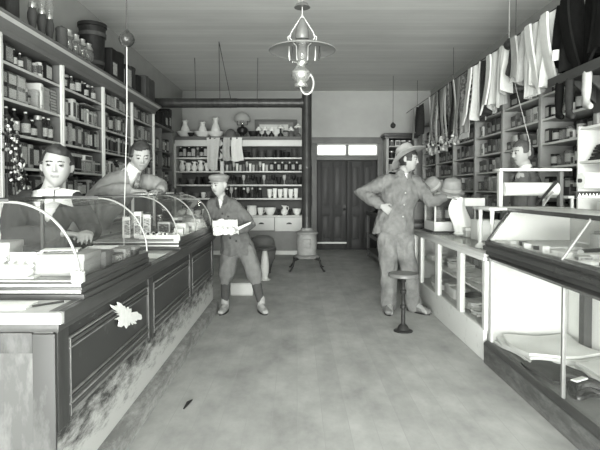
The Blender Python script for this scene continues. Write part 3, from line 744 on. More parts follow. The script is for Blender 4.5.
wares(1.91, XA, XB, A(('bottle', 'dark', .085, .19), ('carton', 'dark', .07, .2), ('bottle', 'drab', .08, .2), ('carton', 'black', .08, .18), ('tin', 'pale', .06, .17)), 'top shelf of back shelving, left half')
wares(1.644, XA, XB + .02, A(('pitcher', 'white', .13, .19), ('cup', 'white', .11, .13), ('pitcher', 'white', .11, .15)), 'second shelf of back shelving, left half')
wares(1.378, XA, XB, A(('bowl', 'drab', .17, .1), ('bowl', 'grey', .15, .09), ('saucepan', 'dark', .13, .12), ('bowl', 'dark', .16, .12)), 'third shelf of back shelving, left half')
wares(1.11, XA, XB, A(('cup', 'white', .1, .09), ('cup', 'grey', .1, .1), ('gap', '', .06, 0), ('bowl', 'grey', .14, .08)), 'fourth shelf of back shelving, left half')
wares(.77, XA, XB, A(('bowl', 'white', .15, .09), ('crock', 'white', .14, .12)), 'drawer ledge of back shelving, left half', 9.95)
wares(1.91, XC_, XD, A(('bowl', 'drab', .17, .12), ('saucepan', 'dark', .15, .12), ('bowl', 'dark', .16, .09), ('bowl', 'drab', .14, .14), ('saucepan', 'drab', .14, .11)), 'top shelf of back shelving, right half')
wares(1.644, XC_, -.55, A(('tumbler', 'pressed', .062, .1), ('tumbler', 'grey', .06, .11), ('goblet', 'pressed', .065, .15), ('tumbler', 'white', .06, .12)), 'second shelf of back shelving, right half', gap=.004)
wares(1.644, -.54, XD, A(('tin', 'dark', .07, .13), ('jar', 'dark', .065, .15)), 'second shelf of back shelving, near pipe', gap=.004)
wares(1.378, XC_, XD, A(('goblet', 'drab', .085, .14), ('goblet', 'dark', .09, .15), ('bowl', 'dark', .12, .12), ('goblet', 'pressed', .08, .15)), 'third shelf of back shelving, right half')
wares(1.11, XC_, -.64, A(('jar', 'dark', .07, .16), ('goblet', 'pressed', .08, .17), ('jar', 'drab', .07, .17), ('goblet', 'dark', .075, .18)), 'fourth shelf of back shelving, right half')
wares(1.11, -.60, XD, A(('cup', 'white', .105, .14), ('tumbler', 'white', .09, .15)), 'fourth shelf of back shelving, near pipe')
wares(.77, -1.0, XD, A(('crock', 'white', .2, .19), ('cup', 'white', .13, .15), ('bowl', 'white', .24, .15), ('goblet', 'dark', .08, .12), ('pitcher', 'white', .14, .19), ('goblet', 'dark', .07, .12), ('bowl', 'white', .18, .13), ('goblet', 'dark', .08, .17)), 'drawer ledge of back shelving, right half', 9.93)
ves('saucepan', 'dark', .22, .1, (-1.03, 9.98, 1.1105), 'large dark saucepan just right of the boy on the back shelving', GB, .2)

# on top of it: pitchers in basins, a globe lamp, little lamps, a framed mirror
TT = 2.3155
for i, (px, h) in enumerate(((-2.26 + .0, .31), (-1.885, .28), (-1.62, .36))):
    px = (-2.24, -1.89, -1.63)[i]
    ves('basin', 'white', .34, .12, (px, 10.05, TT), 'white wash basin under the %s pitcher on top of the back shelving' % onum(i), 'basins on top of the back shelving')
    ves('pitcher', 'white', .185, h, (px, 10.05, TT + .03), 'white pitcher standing in the %s basin from left atop the back shelving' % onum(i), 'pitchers on top of the back shelving', 2.2)
ves('dome', 'grey', .26, .17, (-1.32, 9.98, TT), 'upturned pale bowl above the hanging towels, left of globe lamp', None)
ves('bowl', 'dark', .14, .07, (-2.07, 9.80, TT), 'dark low bowl between first and second pitcher atop back shelving', None)
t = thing('globe_lamp', 'dark table lamp with pale dome shade on top of the back shelving', 'lamp', (-1.09, 10.0, TT))
b = MB(); b.lathe([(.09, 0), (.09, .015), (.04, .03), (.04, .05), (.1, .1), (.11, .16), (.08, .2), (.03, .22), (.03, .25)], (-1.09, 10, TT), 18); part(b, 'lamp_base', BLACK, t)
b = MB(); b.lathe([(.03, .25), (.045, .3), (.03, .38)], (-1.09, 10, TT), 14, cap=False); part(b, 'chimney', CLEAR, t)
b = MB(); b.lathe([(.165, .32), (.155, .4), (.11, .46), (.04, .49), (.036, .484), (.105, .452), (.148, .395), (.155, .32)], (-1.09, 10, TT), 22, cap=False); part(b, 'lamp_shade', mat('opal_glass', .45, .2, .05), t)
b = MB(); b.tube([(-1.19, 10, TT + .25), (-1.19, 10, TT + .33)], .006); b.tube([(-.99, 10, TT + .25), (-.99, 10, TT + .33)], .006); b.tube([(-1.19, 10, TT + .25), (-.99, 10, TT + .25)], .006); part(b, 'shade_holder', IRON, t)
b = MB(); b.box(-.88, -.0, 10.44, 10.47, TT, TT + .42, 0, bev=.005); b.box(-.8, -.08, 10.43, 10.441, TT + .06, TT + .36, 1)
solo(b, 'mirror_frame', [mat('grey_frame', .13, .5), mat('dull_mirror', .18, .35)], 'wide grey framed mirror behind the small lamps atop back shelving', 'mirror', (-.44, 10.455, TT))
b = MB(); b.box(-.77, -.18, 10.30, 10.33, TT, TT + .3, 0, bev=.004); b.box(-.73, -.22, 10.292, 10.301, TT + .04, TT + .25, 1)
solo(b, 'picture', [WHITE, PAPER], 'white framed picture standing before the grey mirror', 'picture', (-.47, 10.315, TT))
GS = 'small shaded lamps on top of the back shelving'
for i, (x, h, s) in enumerate(((-.77, .2, .06), (-.64, .2, .06), (-.51, .19, .055), (-.33, .24, .075), (-.12, .2, .065), (.02, .26, .08))):
    t = thing('night_lamp', 'small lamp with white shade, %s from left before framed picture' % onum(i), 'lamp', (x, 10.05, TT), GS)
    b = MB(); b.lathe([(.05, 0), (.055, .02), (.06, .06), (.03, .09), (.02, .1), (.02, h - .05)], (x, 10.05, TT), 14); part(b, 'lamp_base', BLACK if i < 4 else TONES['grey'], t)
    b = MB(); b.lathe([(s, h - .06), (s * .9, h - .03), (.025, h), (.02, h + .02), (.018, h + .02), (.022, h - .002), (s * .85, h - .032), (s * .94, h - .06)], (x, 10.05, TT), 16, cap=False); part(b, 'lamp_shade', CHINA, t)
ves('bowl', 'dark', .2, .12, (-.87, 10.0, TT), 'dark rounded bowl between globe lamp and small lamps', None)
good('tin', 'drab', .12, .12, .15, (-.23, 10.12, TT), 0, 'drab tin between the fourth and fifth small lamp', GB)

# towels on a black rod in front of the shelving, and the ornamental bracket
t = thing('towel_rack', 'black rod with scrolled bracket hung with towels on back shelving', 'rack', (-1.37, 9.72, 2.28))
b = MB(); b.tube([(-1.68, 9.72, 2.27), (-1.16, 9.72, 2.27)], .014, 8); b.tube([(-1.47, 9.72, 2.27), (-1.47, 9.84, 2.27)], .012, 8)
for x in (-1.68, -1.16): b.ball((x, 9.72, 2.27), .026)
part(b, 'rod', IRON, t)
b = MB(); b.tube([(-1.47 + .05 * math.sin(k * .9), 9.80, 2.24 - .035 * k) for k in range(11)], .018, 6); b.ball((-1.47, 9.8, 1.86), .03); b.ball((-1.45, 9.8, 2.1), .04); part(b, 'scroll_bracket', IRON, t)
def cloth(x0, x1, y, ztop, zbot, label, m, seed, flare=.0, group=None, name='towel'):
    def f(u, v):
        x = x0 + (x1 - x0) * u + flare * v * (u - .5) + .01 * math.sin(5 * v + seed)
        return (x, y + .012 * math.sin(u * 11 + seed) * (.3 + v) + .01 * math.sin(3 * u + 4 * v), ztop - (ztop - zbot) * v + .012 * math.sin(u * 5 + seed) * v)
    b = MB(); b.sheet(f, 16, 10, .008)
    return solo(b, name, m, label, 'towel' if name == 'towel' else 'cloth', ((x0 + x1) / 2, y, zbot), group)
TOW = mat('towel_cloth', .55, .9, .1, 30)
cloth(-1.76, -1.50, 9.70, 2.285, 1.66, 'longest pale towel at left end of the black rod', TOW, 1, -.08, 'towels on the black rod')
cloth(-1.43, -1.30, 9.69, 2.285, 1.84, 'narrow towel at the middle of the black rod', mat('towel_dull', .42, .9, .1, 30), 2, .02, 'towels on the black rod')
cloth(-1.26, -1.06, 9.69, 2.285, 1.83, 'short white towel at right end of the black rod', PAPER, 3, .03, 'towels on the black rod')

# low shelving in the far left corner
t = thing('corner_shelving', 'dark shelving along left wall in the far corner', 'shelving', (-2.3, 8.2, 0))
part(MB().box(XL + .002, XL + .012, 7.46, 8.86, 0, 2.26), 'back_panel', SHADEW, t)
for y in (7.47, 8.16, 8.85): part(MB().box(XL + .012, -2.2, y - .012, y + .012, 0, 2.28), 'upright', SHELFP, t)
LC = [.77, 1.11, 1.378, 1.644, 1.91]
for z in LC:
    for a, c_ in ((7.483, 8.147), (8.173, 8.837)): part(MB().box(XL + .012, -2.205, a, c_, z - .022, z), 'shelf', SHELFP, t)
part(MB().box(XL + .012, -2.17, 7.46, 8.86, 2.28, 2.312, bev=.004), 'top_board', SHELFP, t)
part(MB().box(XL + .012, -2.21, 7.483, 8.837, 0, .745), 'lower_cupboard', MIDW, t)
for z, nm in ((1.91, 'top'), (1.644, 'second'), (1.378, 'third'), (1.11, 'fourth')):
    for q, (a, c_) in enumerate(((7.5, 8.14), (8.18, 8.83))):
        st = A((c, 'dark', .14, .24), (t_, 'drab', .12, .2), (c, 'drab', .12, .22), (t_, 'white', .1, .15), (c, 'dark printed', .15, .2))
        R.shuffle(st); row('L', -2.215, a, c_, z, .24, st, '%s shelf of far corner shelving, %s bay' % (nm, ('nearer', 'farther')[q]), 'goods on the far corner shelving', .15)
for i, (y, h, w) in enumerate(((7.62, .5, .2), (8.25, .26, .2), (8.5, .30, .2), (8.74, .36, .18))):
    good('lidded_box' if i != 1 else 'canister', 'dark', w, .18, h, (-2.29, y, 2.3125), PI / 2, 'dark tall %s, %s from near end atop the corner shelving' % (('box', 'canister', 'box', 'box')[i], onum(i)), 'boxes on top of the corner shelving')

# ------------------------------------------------------------------ stove and its pipe
SXc, SY = .155, 7.95
t = thing('stove', 'small barrel-shaped cast iron stove on four bowed legs by the back', 'stove', (SXc, SY, 0))
STV = mat('rusty_stove_iron', .24, .65, .28, 9)
b = MB(); b.lathe([(.15, .24), (.16, .26), (.15, .28), (.158, .35), (.165, .44), (.158, .52), (.148, .56), (.148, .57)], (SXc, SY, 0), 28); part(b, 'barrel', STV, t)
b = MB(); b.lathe([(.15, .565), (.178, .572), (.182, .59), (.17, .605), (.14, .615), (.1, .63), (.09, .65)], (SXc, SY, 0), 28); part(b, 'top_plate', GIRON, t)
b = MB(); b.lathe([(.15, .185), (.2, .195), (.212, .22), (.19, .235), (.15, .25)], (SXc, SY, 0), 28); part(b, 'ash_pan', GIRON, t)
for sx in (-1, 1):
    for sy in (-1, 1):
        b = MB(); b.tube([(SXc + sx * .13, SY + sy * .12, .2), (SXc + sx * .2, SY + sy * .17, .17), (SXc + sx * .215, SY + sy * .18, .08), (SXc + sx * .26, SY + sy * .21, .012)], [.024, .02, .013, .012], 8); b.ball((SXc + sx * .265, SY + sy * .215, .012), (.024, .024, .012)); part(b, 'leg', IRON, t)
b = MB(); b.box(SXc - .06, SXc + .06, SY - .185, SY - .14, .36, .5, bev=.01); b.ball((SXc + .045, SY - .195, .43), .012); part(b, 'feed_door', GIRON, t)
t = thing('stovepipe', 'long black stovepipe rising from the stove and crossing to the left wall', 'stovepipe', (SXc, SY, .63))
PZ = 2.645
b = MB(); b.lathe([(.076, .645), (.078, 1.6), (.081, 1.605), (.081, 1.64), (.078, 1.65), (.078, PZ + .14), (.06, PZ + .15)], (SXc, SY, 0), 24); part(b, 'upright_pipe', PIPEM, t)
b = MB(); b.tube([(SXc - .07, SY, PZ), (-1.0, SY, PZ)], .072, 24); b.tube([(-.95, SY, PZ), (-2.41, SY, PZ)], .076, 24); b.tube([(SXc - .055, SY, PZ), (SXc - .1, SY, PZ)], .082, 24); part(b, 'cross_pipe', PIPEM, t)
b = MB(); b.lathe([(.095, .64), (.095, .66), (.084, .67)], (SXc, SY, 0), 24); part(b, 'collar', GIRON, t)
for pts in ([(-1.1, 7.1, ZC), (-1.22, SY, PZ + .07)], [(-1.1, 7.1, ZC), (-1.05, SY, PZ + .07)], [(-1.62, SY + .02, ZC), (-1.6, SY, PZ + .07)], [(-.62, SY + .02, ZC), (-.63, SY, PZ + .07)]):
    x = pts[1][0]; b = MB(); b.tube(pts, .005, 5); b.tube([(x, SY + .079 * math.cos(2 * PI * k / 16), PZ + .079 * math.sin(2 * PI * k / 16)) for k in range(17)], .004, 5)
    part(b, 'hanger_wire', WIRE, t)

# ------------------------------------------------------------------ hanging lamp
LX, LY = .04, 3.85
t = thing('hanging_lamp', 'hanging oil lamp with wide tin shade below the ceiling', 'lamp', (LX, LY, ZC))
b = MB(); b.lathe([(.255, 2.335), (.25, 2.34), (.16, 2.374), (.075, 2.398), (.055, 2.402), (.052, 2.396), (.155, 2.367), (.247, 2.333)], (LX, LY, 0), 40, cap=False); b.tube([(LX + .253 * math.cos(2 * PI * k / 40), LY + .253 * math.sin(2 * PI * k / 40), 2.335) for k in range(41)], .004, 6); part(b, 'lamp_shade', TINSH, t)
b = MB(); b.lathe([(.033, 2.25), (.042, 2.29), (.045, 2.31), (.032, 2.36), (.025, 2.42), (.025, 2.47)], (LX, LY, 0), 18, cap=False); part(b, 'chimney', CLEAR, t)
b = MB(); b.lathe([(.045, 2.055), (.052, 2.06), (.052, 2.08), (.035, 2.09), (.06, 2.11), (.074, 2.145), (.072, 2.175), (.045, 2.205), (.035, 2.215), (.035, 2.235)], (LX - .01, LY, 0), 24); part(b, 'oil_font', BRASS, t)
b = MB(); b.lathe([(.036, 2.23), (.04, 2.24), (.04, 2.255), (.034, 2.265)], (LX, LY, 0), 18); b.tube([(LX - .036, LY, 2.245), (LX - .075, LY - .02, 2.245)], .004); b.ball((LX - .075, LY - .02, 2.245), (.004, .012, .012)); part(b, 'burner', BRASS, t)
b = MB()
for s in (-1, 1):
    b.tube([(LX, LY, 2.60), (LX + s * .04, LY, 2.54), (LX + s * .085, LY, 2.47), (LX + s * .095, LY, 2.43), (LX + s * .07, LY, 2.40)], .006, 6)
    b.tube([(LX + s * .09, LY, 2.45), (LX + s * .11, LY, 2.44), (LX + s * .105, LY, 2.41)], .005, 6)
b.tube([(LX + .07, LY, 2.395), (LX + .045, LY, 2.37), (LX + .04, LY, 2.26)], .005, 6); b.tube([(LX - .07, LY, 2.395), (LX - .045, LY, 2.37), (LX - .04, LY, 2.26)], .005, 6)
part(b, 'harp', NICKEL, t)
b = MB(); b.tube([(LX + .035 + .052 * math.sin(2 * PI * k / 24), LY, 2.085 + .082 * math.cos(2 * PI * k / 24)) for k in range(25)], .008, 8); part(b, 'font_ring', NICKEL, t)
for i, sx in enumerate((-.1, -.075, .1, .13)):
    b = MB(); b.tube([(LX + sx, LY - .03, 2.36), (LX + sx, LY - .03, 2.29), (LX + sx * .95, LY - .03, 2.25)], [.003, .007, .004], 6); part(b, 'shade_clip', NICKEL if i % 2 == 0 else IRON, t)
b = MB(); b.lathe([(.062, 2.66), (.05, 2.68), (.02, 2.70), (.01, 2.705)], (LX, LY, 0), 20); part(b, 'smoke_bell', mat('smoked_tin', .16, .4, .2, metal=.4), t)
b = MB(); b.lathe([(.05, 2.42), (.055, 2.45), (.04, 2.53), (.015, 2.58)], (LX, LY, 0), 16); part(b, 'gallery_cone', mat('smoked_tin', .16, .4, .2, metal=.4), t)
b = MB(); b.tube([(LX, LY, 2.58), (LX, LY, ZC)], .005, 6); b.tube([(LX - .025, LY, 2.7), (LX - .025, LY, ZC)], .004, 6); part(b, 'hanging_rod', NICKEL, t)

# ------------------------------------------------------------------ twine holders hung from the ceiling
def twine(x, y, z, r, label, m, cordm):
    t = thing('twine_holder', label, 'twine holder', (x, y, ZC), 'twine holders hung from the ceiling')
    b = MB(); b.ball((x, y, z), r, 0, 20, 14); b.lathe([(r * .45, r * .85), (r * .3, r * 1.15), (r * .12, r * 1.3)], (x, y, z), 12); b.lathe([(r * 1.02, -.004), (r * 1.04, 0), (r * 1.02, .004)], (x, y, z), 20); part(b, 'string_ball', m, t)
    b = MB(); b.tube([(x, y, z + r), (x, y, ZC)], .004, 6); part(b, 'suspension_cord', cordm, t)
    return t
BALLM = mat('twine_ball', .05, .25, .3, 25, (1, 1, .3), v2=.22, thr=.62, metal=.4)
t = twine(-1.165, 3.45, 2.30, .052, 'mottled ball twine holder above the left counter with long pale cord', BALLM, WIRE)
b = MB(); b.tube([(-1.165, 3.45, 2.255), (-1.17, 3.455, 1.8), (-1.20, 3.46, 1.0), (-1.20, 3.46, .84)], .0034, 6); part(b, 'loose_cord', TWINE, t)
BALLD = mat('dark_twine_ball', .03, .4, .2, 25, v2=.5, thr=.66)
t = twine(2.28, 5.42, 2.83, .055, 'dark ball twine holder among the shirts, cord down to the right clerk', BALLD, ROPE)
b = MB(); b.tube([(2.28, 5.42, 2.79), (2.27, 5.2, 2.3), (2.22, 4.78, 1.72), (2.215, 4.76, 1.6)], .004, 6); part(b, 'loose_cord', ROPE, t)
twine(1.76, 9.2, 2.45, .05, 'small dark ball twine holder hanging before the back cabinet', BALLD, WIRE)

# ------------------------------------------------------------------ stools and small floor things
def stool(x, y, hgt, r, label, m_seat, m_post, wood):
    t = thing('counter_stool', label, 'stool', (x, y, 0))
    b = MB(); b.lathe([(r * .9, hgt - .035), (r, hgt - .028), (r, hgt - .01), (r * .96, hgt), (.02, hgt + .002)], (x, y, 0), 28); part(b, 'seat', m_seat, t)
    b = MB()
    if wood: b.lathe([(.04, .05), (.055, .1), (.06, .2), (.05, .32), (.03, .42), (.028, .45), (.045, hgt - .04)], (x, y, 0), 18)
    else: b.lathe([(.02, .05), (.018, .2), (.027, .21), (.027, .235), (.018, .245), (.016, .33), (.026, .345), (.026, .37), (.016, .38), (.016, .44), (.027, .455), (.018, .47), (.045, hgt - .035)], (x, y, 0), 18)
    part(b, 'pedestal', m_post, t)
    b = MB(); b.lathe([(.085, 0), (.085, .008), (.055, .018), (.04, .05), (.025, .065)], (x, y, 0), 22); part(b, 'foot', m_post if wood else IRON, t)
stool(.955, 4.47, .525, .138, 'iron pedestal stool with round seat in front of the standing man', mat('stool_seat', .12, .3, .2), IRON, False)
stool(-.455, 7.05, .46, .16, 'stool with pale turned pedestal behind the boy', DARKW, PALEW, True)
b = MB(); b.lathe([(.15, .14), (.19, .22), (.205, .34), (.195, .46), (.17, .53), (.11, .57), (.02, .58)], (-.53, 7.65, 0), 26, sy=.8)
b.lathe([(.13, 0), (.13, .03), (.15, .14)], (-.53, 7.65, 0), 24, m=1, sy=.8); b.tube([(-.53 + .206 * math.cos(2 * PI * k / 24), 7.65 + .166 * math.sin(2 * PI * k / 24), .36) for k in range(25)], .012, 6, m=1)
solo(b, 'coal_hod', [mat('dark_hod', .11, .5, .3, 8), DARKW], 'dark rounded coal bin behind the pale-legged stool', 'bin', (-.53, 7.65, 0))
b = MB(); b.box(-.80, -.53, 5.98, 6.30, 0, .15, 0, bev=.006); b.box(-.795, -.535, 5.976, 5.985, .02, .13, 1)
solo(b, 'crate', [mat('pale_crate', .45, .6, .15), CREAM], 'low pale crate on the floor behind the boy', 'crate', (-.66, 6.14, 0))
b = MB(); b.tube([(-.655, 2.86, .006), (-.645, 2.92, .012), (-.632, 2.98, .006)], [.004, .011, .004], 6); solo(b, 'wood_splinter', BLACK, 'small dark splinter lying on the floor by the left counter', 'splinter', (-.645, 2.92, 0))
# ------------------------------------------------------------------ white glass-fronted counter on the right
RX = 1.40; WY0, WY1 = 3.70, 5.95; RB = 1.98; CT = .80
t = thing('glass_counter', 'white painted counter with glazed front and inner shelf, right side', 'counter', (1.69, 4.8, 0))
b = MB(); b.box(RX - .02, RX + .05, WY0 - .02, WY1, CT - .03, CT, bev=.004); b.box(RB - .06, RB + .01, WY0 - .02, WY1, CT - .03, CT, bev=.004)
for y in (WY0 - .02, WY1 - .07): b.box(RX + .05, RB - .06, y, y + .07, CT - .03, CT)
part(b, 'countertop', mat('pale_counter_top', .5, .3, .15, 5, (1, .3, 1)), t)
part(MB().box(RX + .05, RB - .06, WY0 + .05, WY1 - .07, CT - .010, CT - .001), 'top_pane', glass('counter_glass_top', film=.10), t)
b = MB(); b.box(RX - .015, RX + .02, WY0, WY1 - .01, CT - .06, CT - .03, bev=.004); part(b, 'top_rail', WHITE, t)
part(MB().box(RX - .012, RX + .02, WY0, WY1 - .01, .0, .235, bev=.004), 'plinth', mat('scuffed_white', .62, .5, v2=.45, thr=.63, scale=6), t)
part(MB().box(RX + .02, RB, WY0, WY1 - .01, .20, .225), 'floor_board', CREAM, t)
part(MB().box(RB - .012, RB, WY0, WY1 - .01, 0, CT - .03), 'back_board', mat('counter_back', .6, .6), t)
yy = [3.715, 4.27, 4.95, 5.62, 5.92]
for i, y in enumerate(yy):
    w = .055 if i in (1, 2) else .045
    part(MB().box(RX - .014, RX + .024, y - w, y + (w if 0 < i < 4 else .015), .23, CT - .055, bev=.004), 'post', WHITE, t)
for i in range(4): part(MB().box(RX + .004, RX + .008, yy[i], yy[i + 1], .23, CT - .05), 'front_pane', GLASS, t)
part(MB().box(RX + .03, RB - .014, WY0 + .01, WY1 - .03, .475, .49), 'inner_shelf', WHITE, t)
part(MB().box(RX + .02, RB, WY1 - .022, WY1 - .01, .0, CT - .03), 'end_board', WHITE, t)
GW = 'goods inside the white glass counter'
rr = random.Random(21)
for lev, z, nm in ((0, .4905, 'inner shelf'), (1, .2255, 'floor')):
    y = 3.84; i = 0
    while y < 5.7:
        w = rr.uniform(.14, .24); yc = y + w / 2; y += w + .03
        kind = rr.choice(('plate', 'cloth', 'box', 'plate', 'plate', 'box')) if lev == 0 else rr.choice(('cloth', 'box', 'cloth'))
        x = RX + .15 + rr.uniform(-.02, .06); lab = '%s, %s from the street end on %s of white glass counter'
        if kind == 'plate':
            b = MB(); b.lathe([(.04, 0), (.05, .008), (w / 2 - .01, .03), (w / 2, .034), (w / 2 - .012, .036), (.05, .016)], (x, yc, z), 22); solo(b, 'dish', CHINA, lab % ('white dish', onum(i), nm), 'dish', (x, yc, z), GW)
        elif kind == 'cloth':
            dk = rr.random() < .35
            b = MB(); n_ = rr.randint(2, 4)
            for k in range(n_): b.sheet(lambda u, v, k=k: (x + (u - .5) * .19 + .006 * math.sin(9 * v + k), yc + (v - .5) * (w - .01), z + .012 + .02 * k + .006 * math.sin(7 * u + 5 * v + k)), 8, 8, .016, 0)
            solo(b, 'folded_cloth', [mat('dark_cloth', .03, .9, .3, 30)] if dk else [PAPER], lab % (('dark' if dk else 'white') + ' folded cloth', onum(i), nm), 'cloth', (x, yc, z), GW)
        else:
            tn = rr.choice((WHITE, PAPER, PAPER, CARD)); h = rr.uniform(.05, .1)
            put('carton', mk_carton(w - .02, .16, h, tn, PRINT if tn is CARD else None), lab % ({WHITE: 'white box', CARD: 'drab box', PAPER: 'paper-white box', DARKW: 'dark box'}[tn], onum(i), nm), 'box', (x + .03, yc, z), -PI / 2 + rr.uniform(-.1, .1), group=GW)
        i += 1
# second row behind, at the back of the inner shelf
for i in range(7):
    tn = ('white', 'pale', 'drab', 'white', 'grey', 'pale', 'dark')[i]
    good('lidded_box', tn, .22, .16, .12 + .02 * (i % 3), (1.87, 3.95 + .26 * i, .4905), -PI / 2, '%s lidded box, %s from street end at back of the white counter shelf' % (tn, onum(i)), GW)

# on the white counter: glass case, hat, cloth, white boxes, stand
t = thing('counter_display_case', 'small framed glass case on the white counter under the man\'s arm', 'display case', (1.72, 5.66, CT))
cx0, cx1, cy0, cy1, cz = 1.50, 1.95, 5.45, 5.88, 1.17
b = MB(); b.box(cx0 - .02, cx1 + .01, cy0 - .02, cy1 + .02, CT, CT + .02, 0, bev=.003); part(b, 'plinth', DARKW, t)
b = MB(); b.box(cx0, cx1, cy0, cy1, CT + .02, CT + .12); part(b, 'base_box', WHITE, t)
for x in (cx0, cx1 - .018):
    for y in (cy0, cy1 - .018): part(MB().box(x, x + .018, y, y + .018, CT + .12, cz), 'corner_post', CREAM, t)
part(MB().box(cx0 - .008, cx1 + .008, cy0 - .008, cy1 + .008, cz, cz + .018, bev=.003), 'top', SHELFP, t)
b = MB(); b.box(cx0 + .018, cx1 - .018, cy0 + .006, cy0 + .009, CT + .12, cz); b.box(cx0 + .006, cx0 + .009, cy0 + .018, cy1 - .018, CT + .12, cz); part(b, 'pane', GLASS, t)
part(MB().box(cx0 + .018, cx1 - .018, cy1 - .01, cy1 - .004, CT + .12, cz), 'back', MIDW, t)
for i in range(3): good('tin', ('grey', 'dark', 'drab')[i], .09, .09, .16, (1.6 + .12 * i, 5.66, CT + .1205), 0, '%s tin inside the small glass case, %s from left' % (('grey', 'dark', 'drab')[i], onum(i)), 'tins in the small glass case')
hz = cz + .0185
def hatmesh(r, hgt):
    b = MB()
    b.lathe([(0, .016), (r * .62, .012), (r * .95, .0), (r, .012), (r * .99, .02), (r * .72, .03), (r * .70, hgt * .6), (r * .58, hgt * .88), (r * .3, hgt), (0, hgt * .97)], n=30, sy=.95)
    b.lathe([(r * .735, .03), (r * .725, .06), (r * .70, .06), (r * .70, .03)], n=30, m=1, cap=False, sy=.95)
    return b, [mat('pale_felt', .26, .9, .15, 14), mat('hat_band', .4, .8)]
put('felt_hat', hatmesh(.15, .17), 'round-crowned pale hat lying on the small glass case beyond the man', 'hat', (1.73, 5.62, hz + .05), .1, rx=.33)
put('felt_hat', hatmesh(.13, .14), 'second pale hat, tilted on its side behind the round-crowned hat', 'hat', (1.60, 5.80, hz + .10), .5, ry=-.75)
b = MB(); b.ball((1.70, 5.78, hz + .06), (.14, .09, .06)); b.ball((1.60, 5.60, hz + .03), (.07, .06, .03))
solo(b, 'soft_bundle', mat('cap_tweed', .36, .9, .2, 40), 'soft pale cloth bundle under the tilted hats on the glass case', 'bundle', (1.66, 5.7, hz))
def drape():
    def f(u, v):
        a = 2 * PI * u
        r = .055 + .03 * math.sin(v * 3.0) + .010 * math.sin(a * 4 + v * 3) + (.02 * v if math.cos(a) > 0 else 0)
        return (1.655 + r * 1.0 * math.cos(a) + .035 * v * v - .02 * math.sin(v * 6), 5.12 + r * .7 * math.sin(a), CT + .004 + .385 * (1 - v))
    b = MB(); b.sheet(f, 30, 14, .006); b.ball((1.655, 5.12, CT + .37), (.062, .045, .035)); b.tube([(1.66, 5.12, CT), (1.66, 5.12, CT + .36)], .03, 8)
    b.ball((1.69, 5.1, CT + .025), (.09, .06, .025))
    return b
solo(drape(), 'draped_cloth', PAPER, 'white cloth hung over a stand on the white counter beside the man\'s hand', 'cloth', (1.66, 5.12, CT))
put('carton', mk_carton(.23, .2, .19, PAPER, None), 'big white box standing on white counter left of paper stand', 'box', (1.79, 4.72, CT), -.03)
put('carton', mk_carton(.3, .16, .09, PAPER2, None, PAPER), 'white flat box near the back of the white counter, under tall shelves', 'box', (1.83, 5.05, CT), .02)
put('shelf_riser', mk_carton(.1, .1, .30, SHELFP, None), 'grey upright block behind the draped white cloth', 'block', (1.80, 5.30, CT), 0)
put('carton', mk_carton(.30, .14, .085, PAPER, None), 'long white box raised behind the draped cloth on grey block', 'box', (1.81, 5.28, CT + .301), 0)

# raised white stand carrying the wrapping paper cutter
t = thing('paper_stand', 'white raised shelf on turned legs at street end of white counter', 'stand', (1.75, 3.95, CT))
part(MB().box(1.455, 2.10, 3.78, 4.14, 1.115, 1.135, bev=.004), 'stand_top', WHITE, t)
for x in (1.50, 2.04 - .1):
    for y in (3.84, 4.08):
        b = MB(); b.lathe([(.045, 0), (.04, .02), (.016, .04), (.014, .2), (.02, .22), (.014, .24), (.018, .316)], (x, y, CT), 14); part(b, 'leg', WHITE, t)
t = thing('paper_cutter', 'white roll of wrapping paper in an upright cutter frame on the stand', 'paper cutter', (1.84, 3.95, 1.135))
pz = 1.1355
for x in (1.60, 2.075): part(MB().box(x - .014, x + .014, 3.92, 3.97, pz, pz + .282, bev=.004), 'upright', CREAM if x < 1.8 else SHELFP, t)
part(MB().box(1.575, 2.135, 3.885, 4.0, pz + .282, pz + .302, bev=.004), 'top_bar', WHITE, t)
b = MB(); b.tube([(1.63, 3.945, pz + .142), (2.05, 3.945, pz + .142)], .052, 24); part(b, 'paper_roll', PAPER, t)
b = MB(); b.tube([(1.85, 3.87, pz + .015), (2.01, 3.875, pz + .2)], [(.008, .005), (.014, .006)], 6, side=(.7, 0, -.7)); part(b, 'cutter_arm', IRON, t)
b = MB(); b.tube([(1.9, 3.865, pz + .01), (1.98, 3.868, pz + .12)], .009, 6); part(b, 'cutter_rod', NICKEL, t)

# ------------------------------------------------------------------ dark slant-fronted showcase nearest on the right
KY0, KY1 = 1.25, 3.655
t = thing('slant_showcase', 'dark framed showcase with sloping glass top part, nearest on the right', 'showcase', (1.69, 2.5, 0))
KB = 2.0
BASEM = worn('scuffed_showcase_base', .11, .22, -.25, .2)
b = MB(); b.box(1.375, KB, KY0, KY1, 0, .13, 0, bev=.004); part(b, 'base', BASEM, t)
b = MB(); b.prism([(1.39, .13), (1.375, .13), (1.372, .145), (1.39, .158), (1.40, .165), (1.41, .165), (1.41, .13)], KY0, KY1 - .002); part(b, 'base_moulding', DARKW, t)
part(MB().box(1.41, KB, KY0, KY1, .13, .16), 'lower_floor', mat('case_floor_wood', .16, .4, .25, 7, (.3, 1, 1)), t)
b = MB(); b.box(KB - .015, KB, KY0, KY1, .16, .88); part(b, 'back_board', mat('bright_case_end', .85, .6, .04), t)
part(MB().box(1.43, KB - .016, KY1 - .02, KY1 - .003, .16, .80), 'end_board', mat('white_case_end', .52, .6, .09, 4), t)
for y, m in ((KY1 - .03, CREAM), (2.64, STEEL), (1.65, STEEL)):
    part(MB().box(1.408, 1.428, y - (.02 if m is CREAM else .009), y + (.03 if m is CREAM else .009), .16, .765, bev=.002), 'post', m, t)
for a, c_ in ((KY0, 1.65), (1.65, 2.64), (2.64, KY1 - .03)): part(MB().box(1.415, 1.419, a, c_, .16, .765), 'lower_pane', GLASS, t)
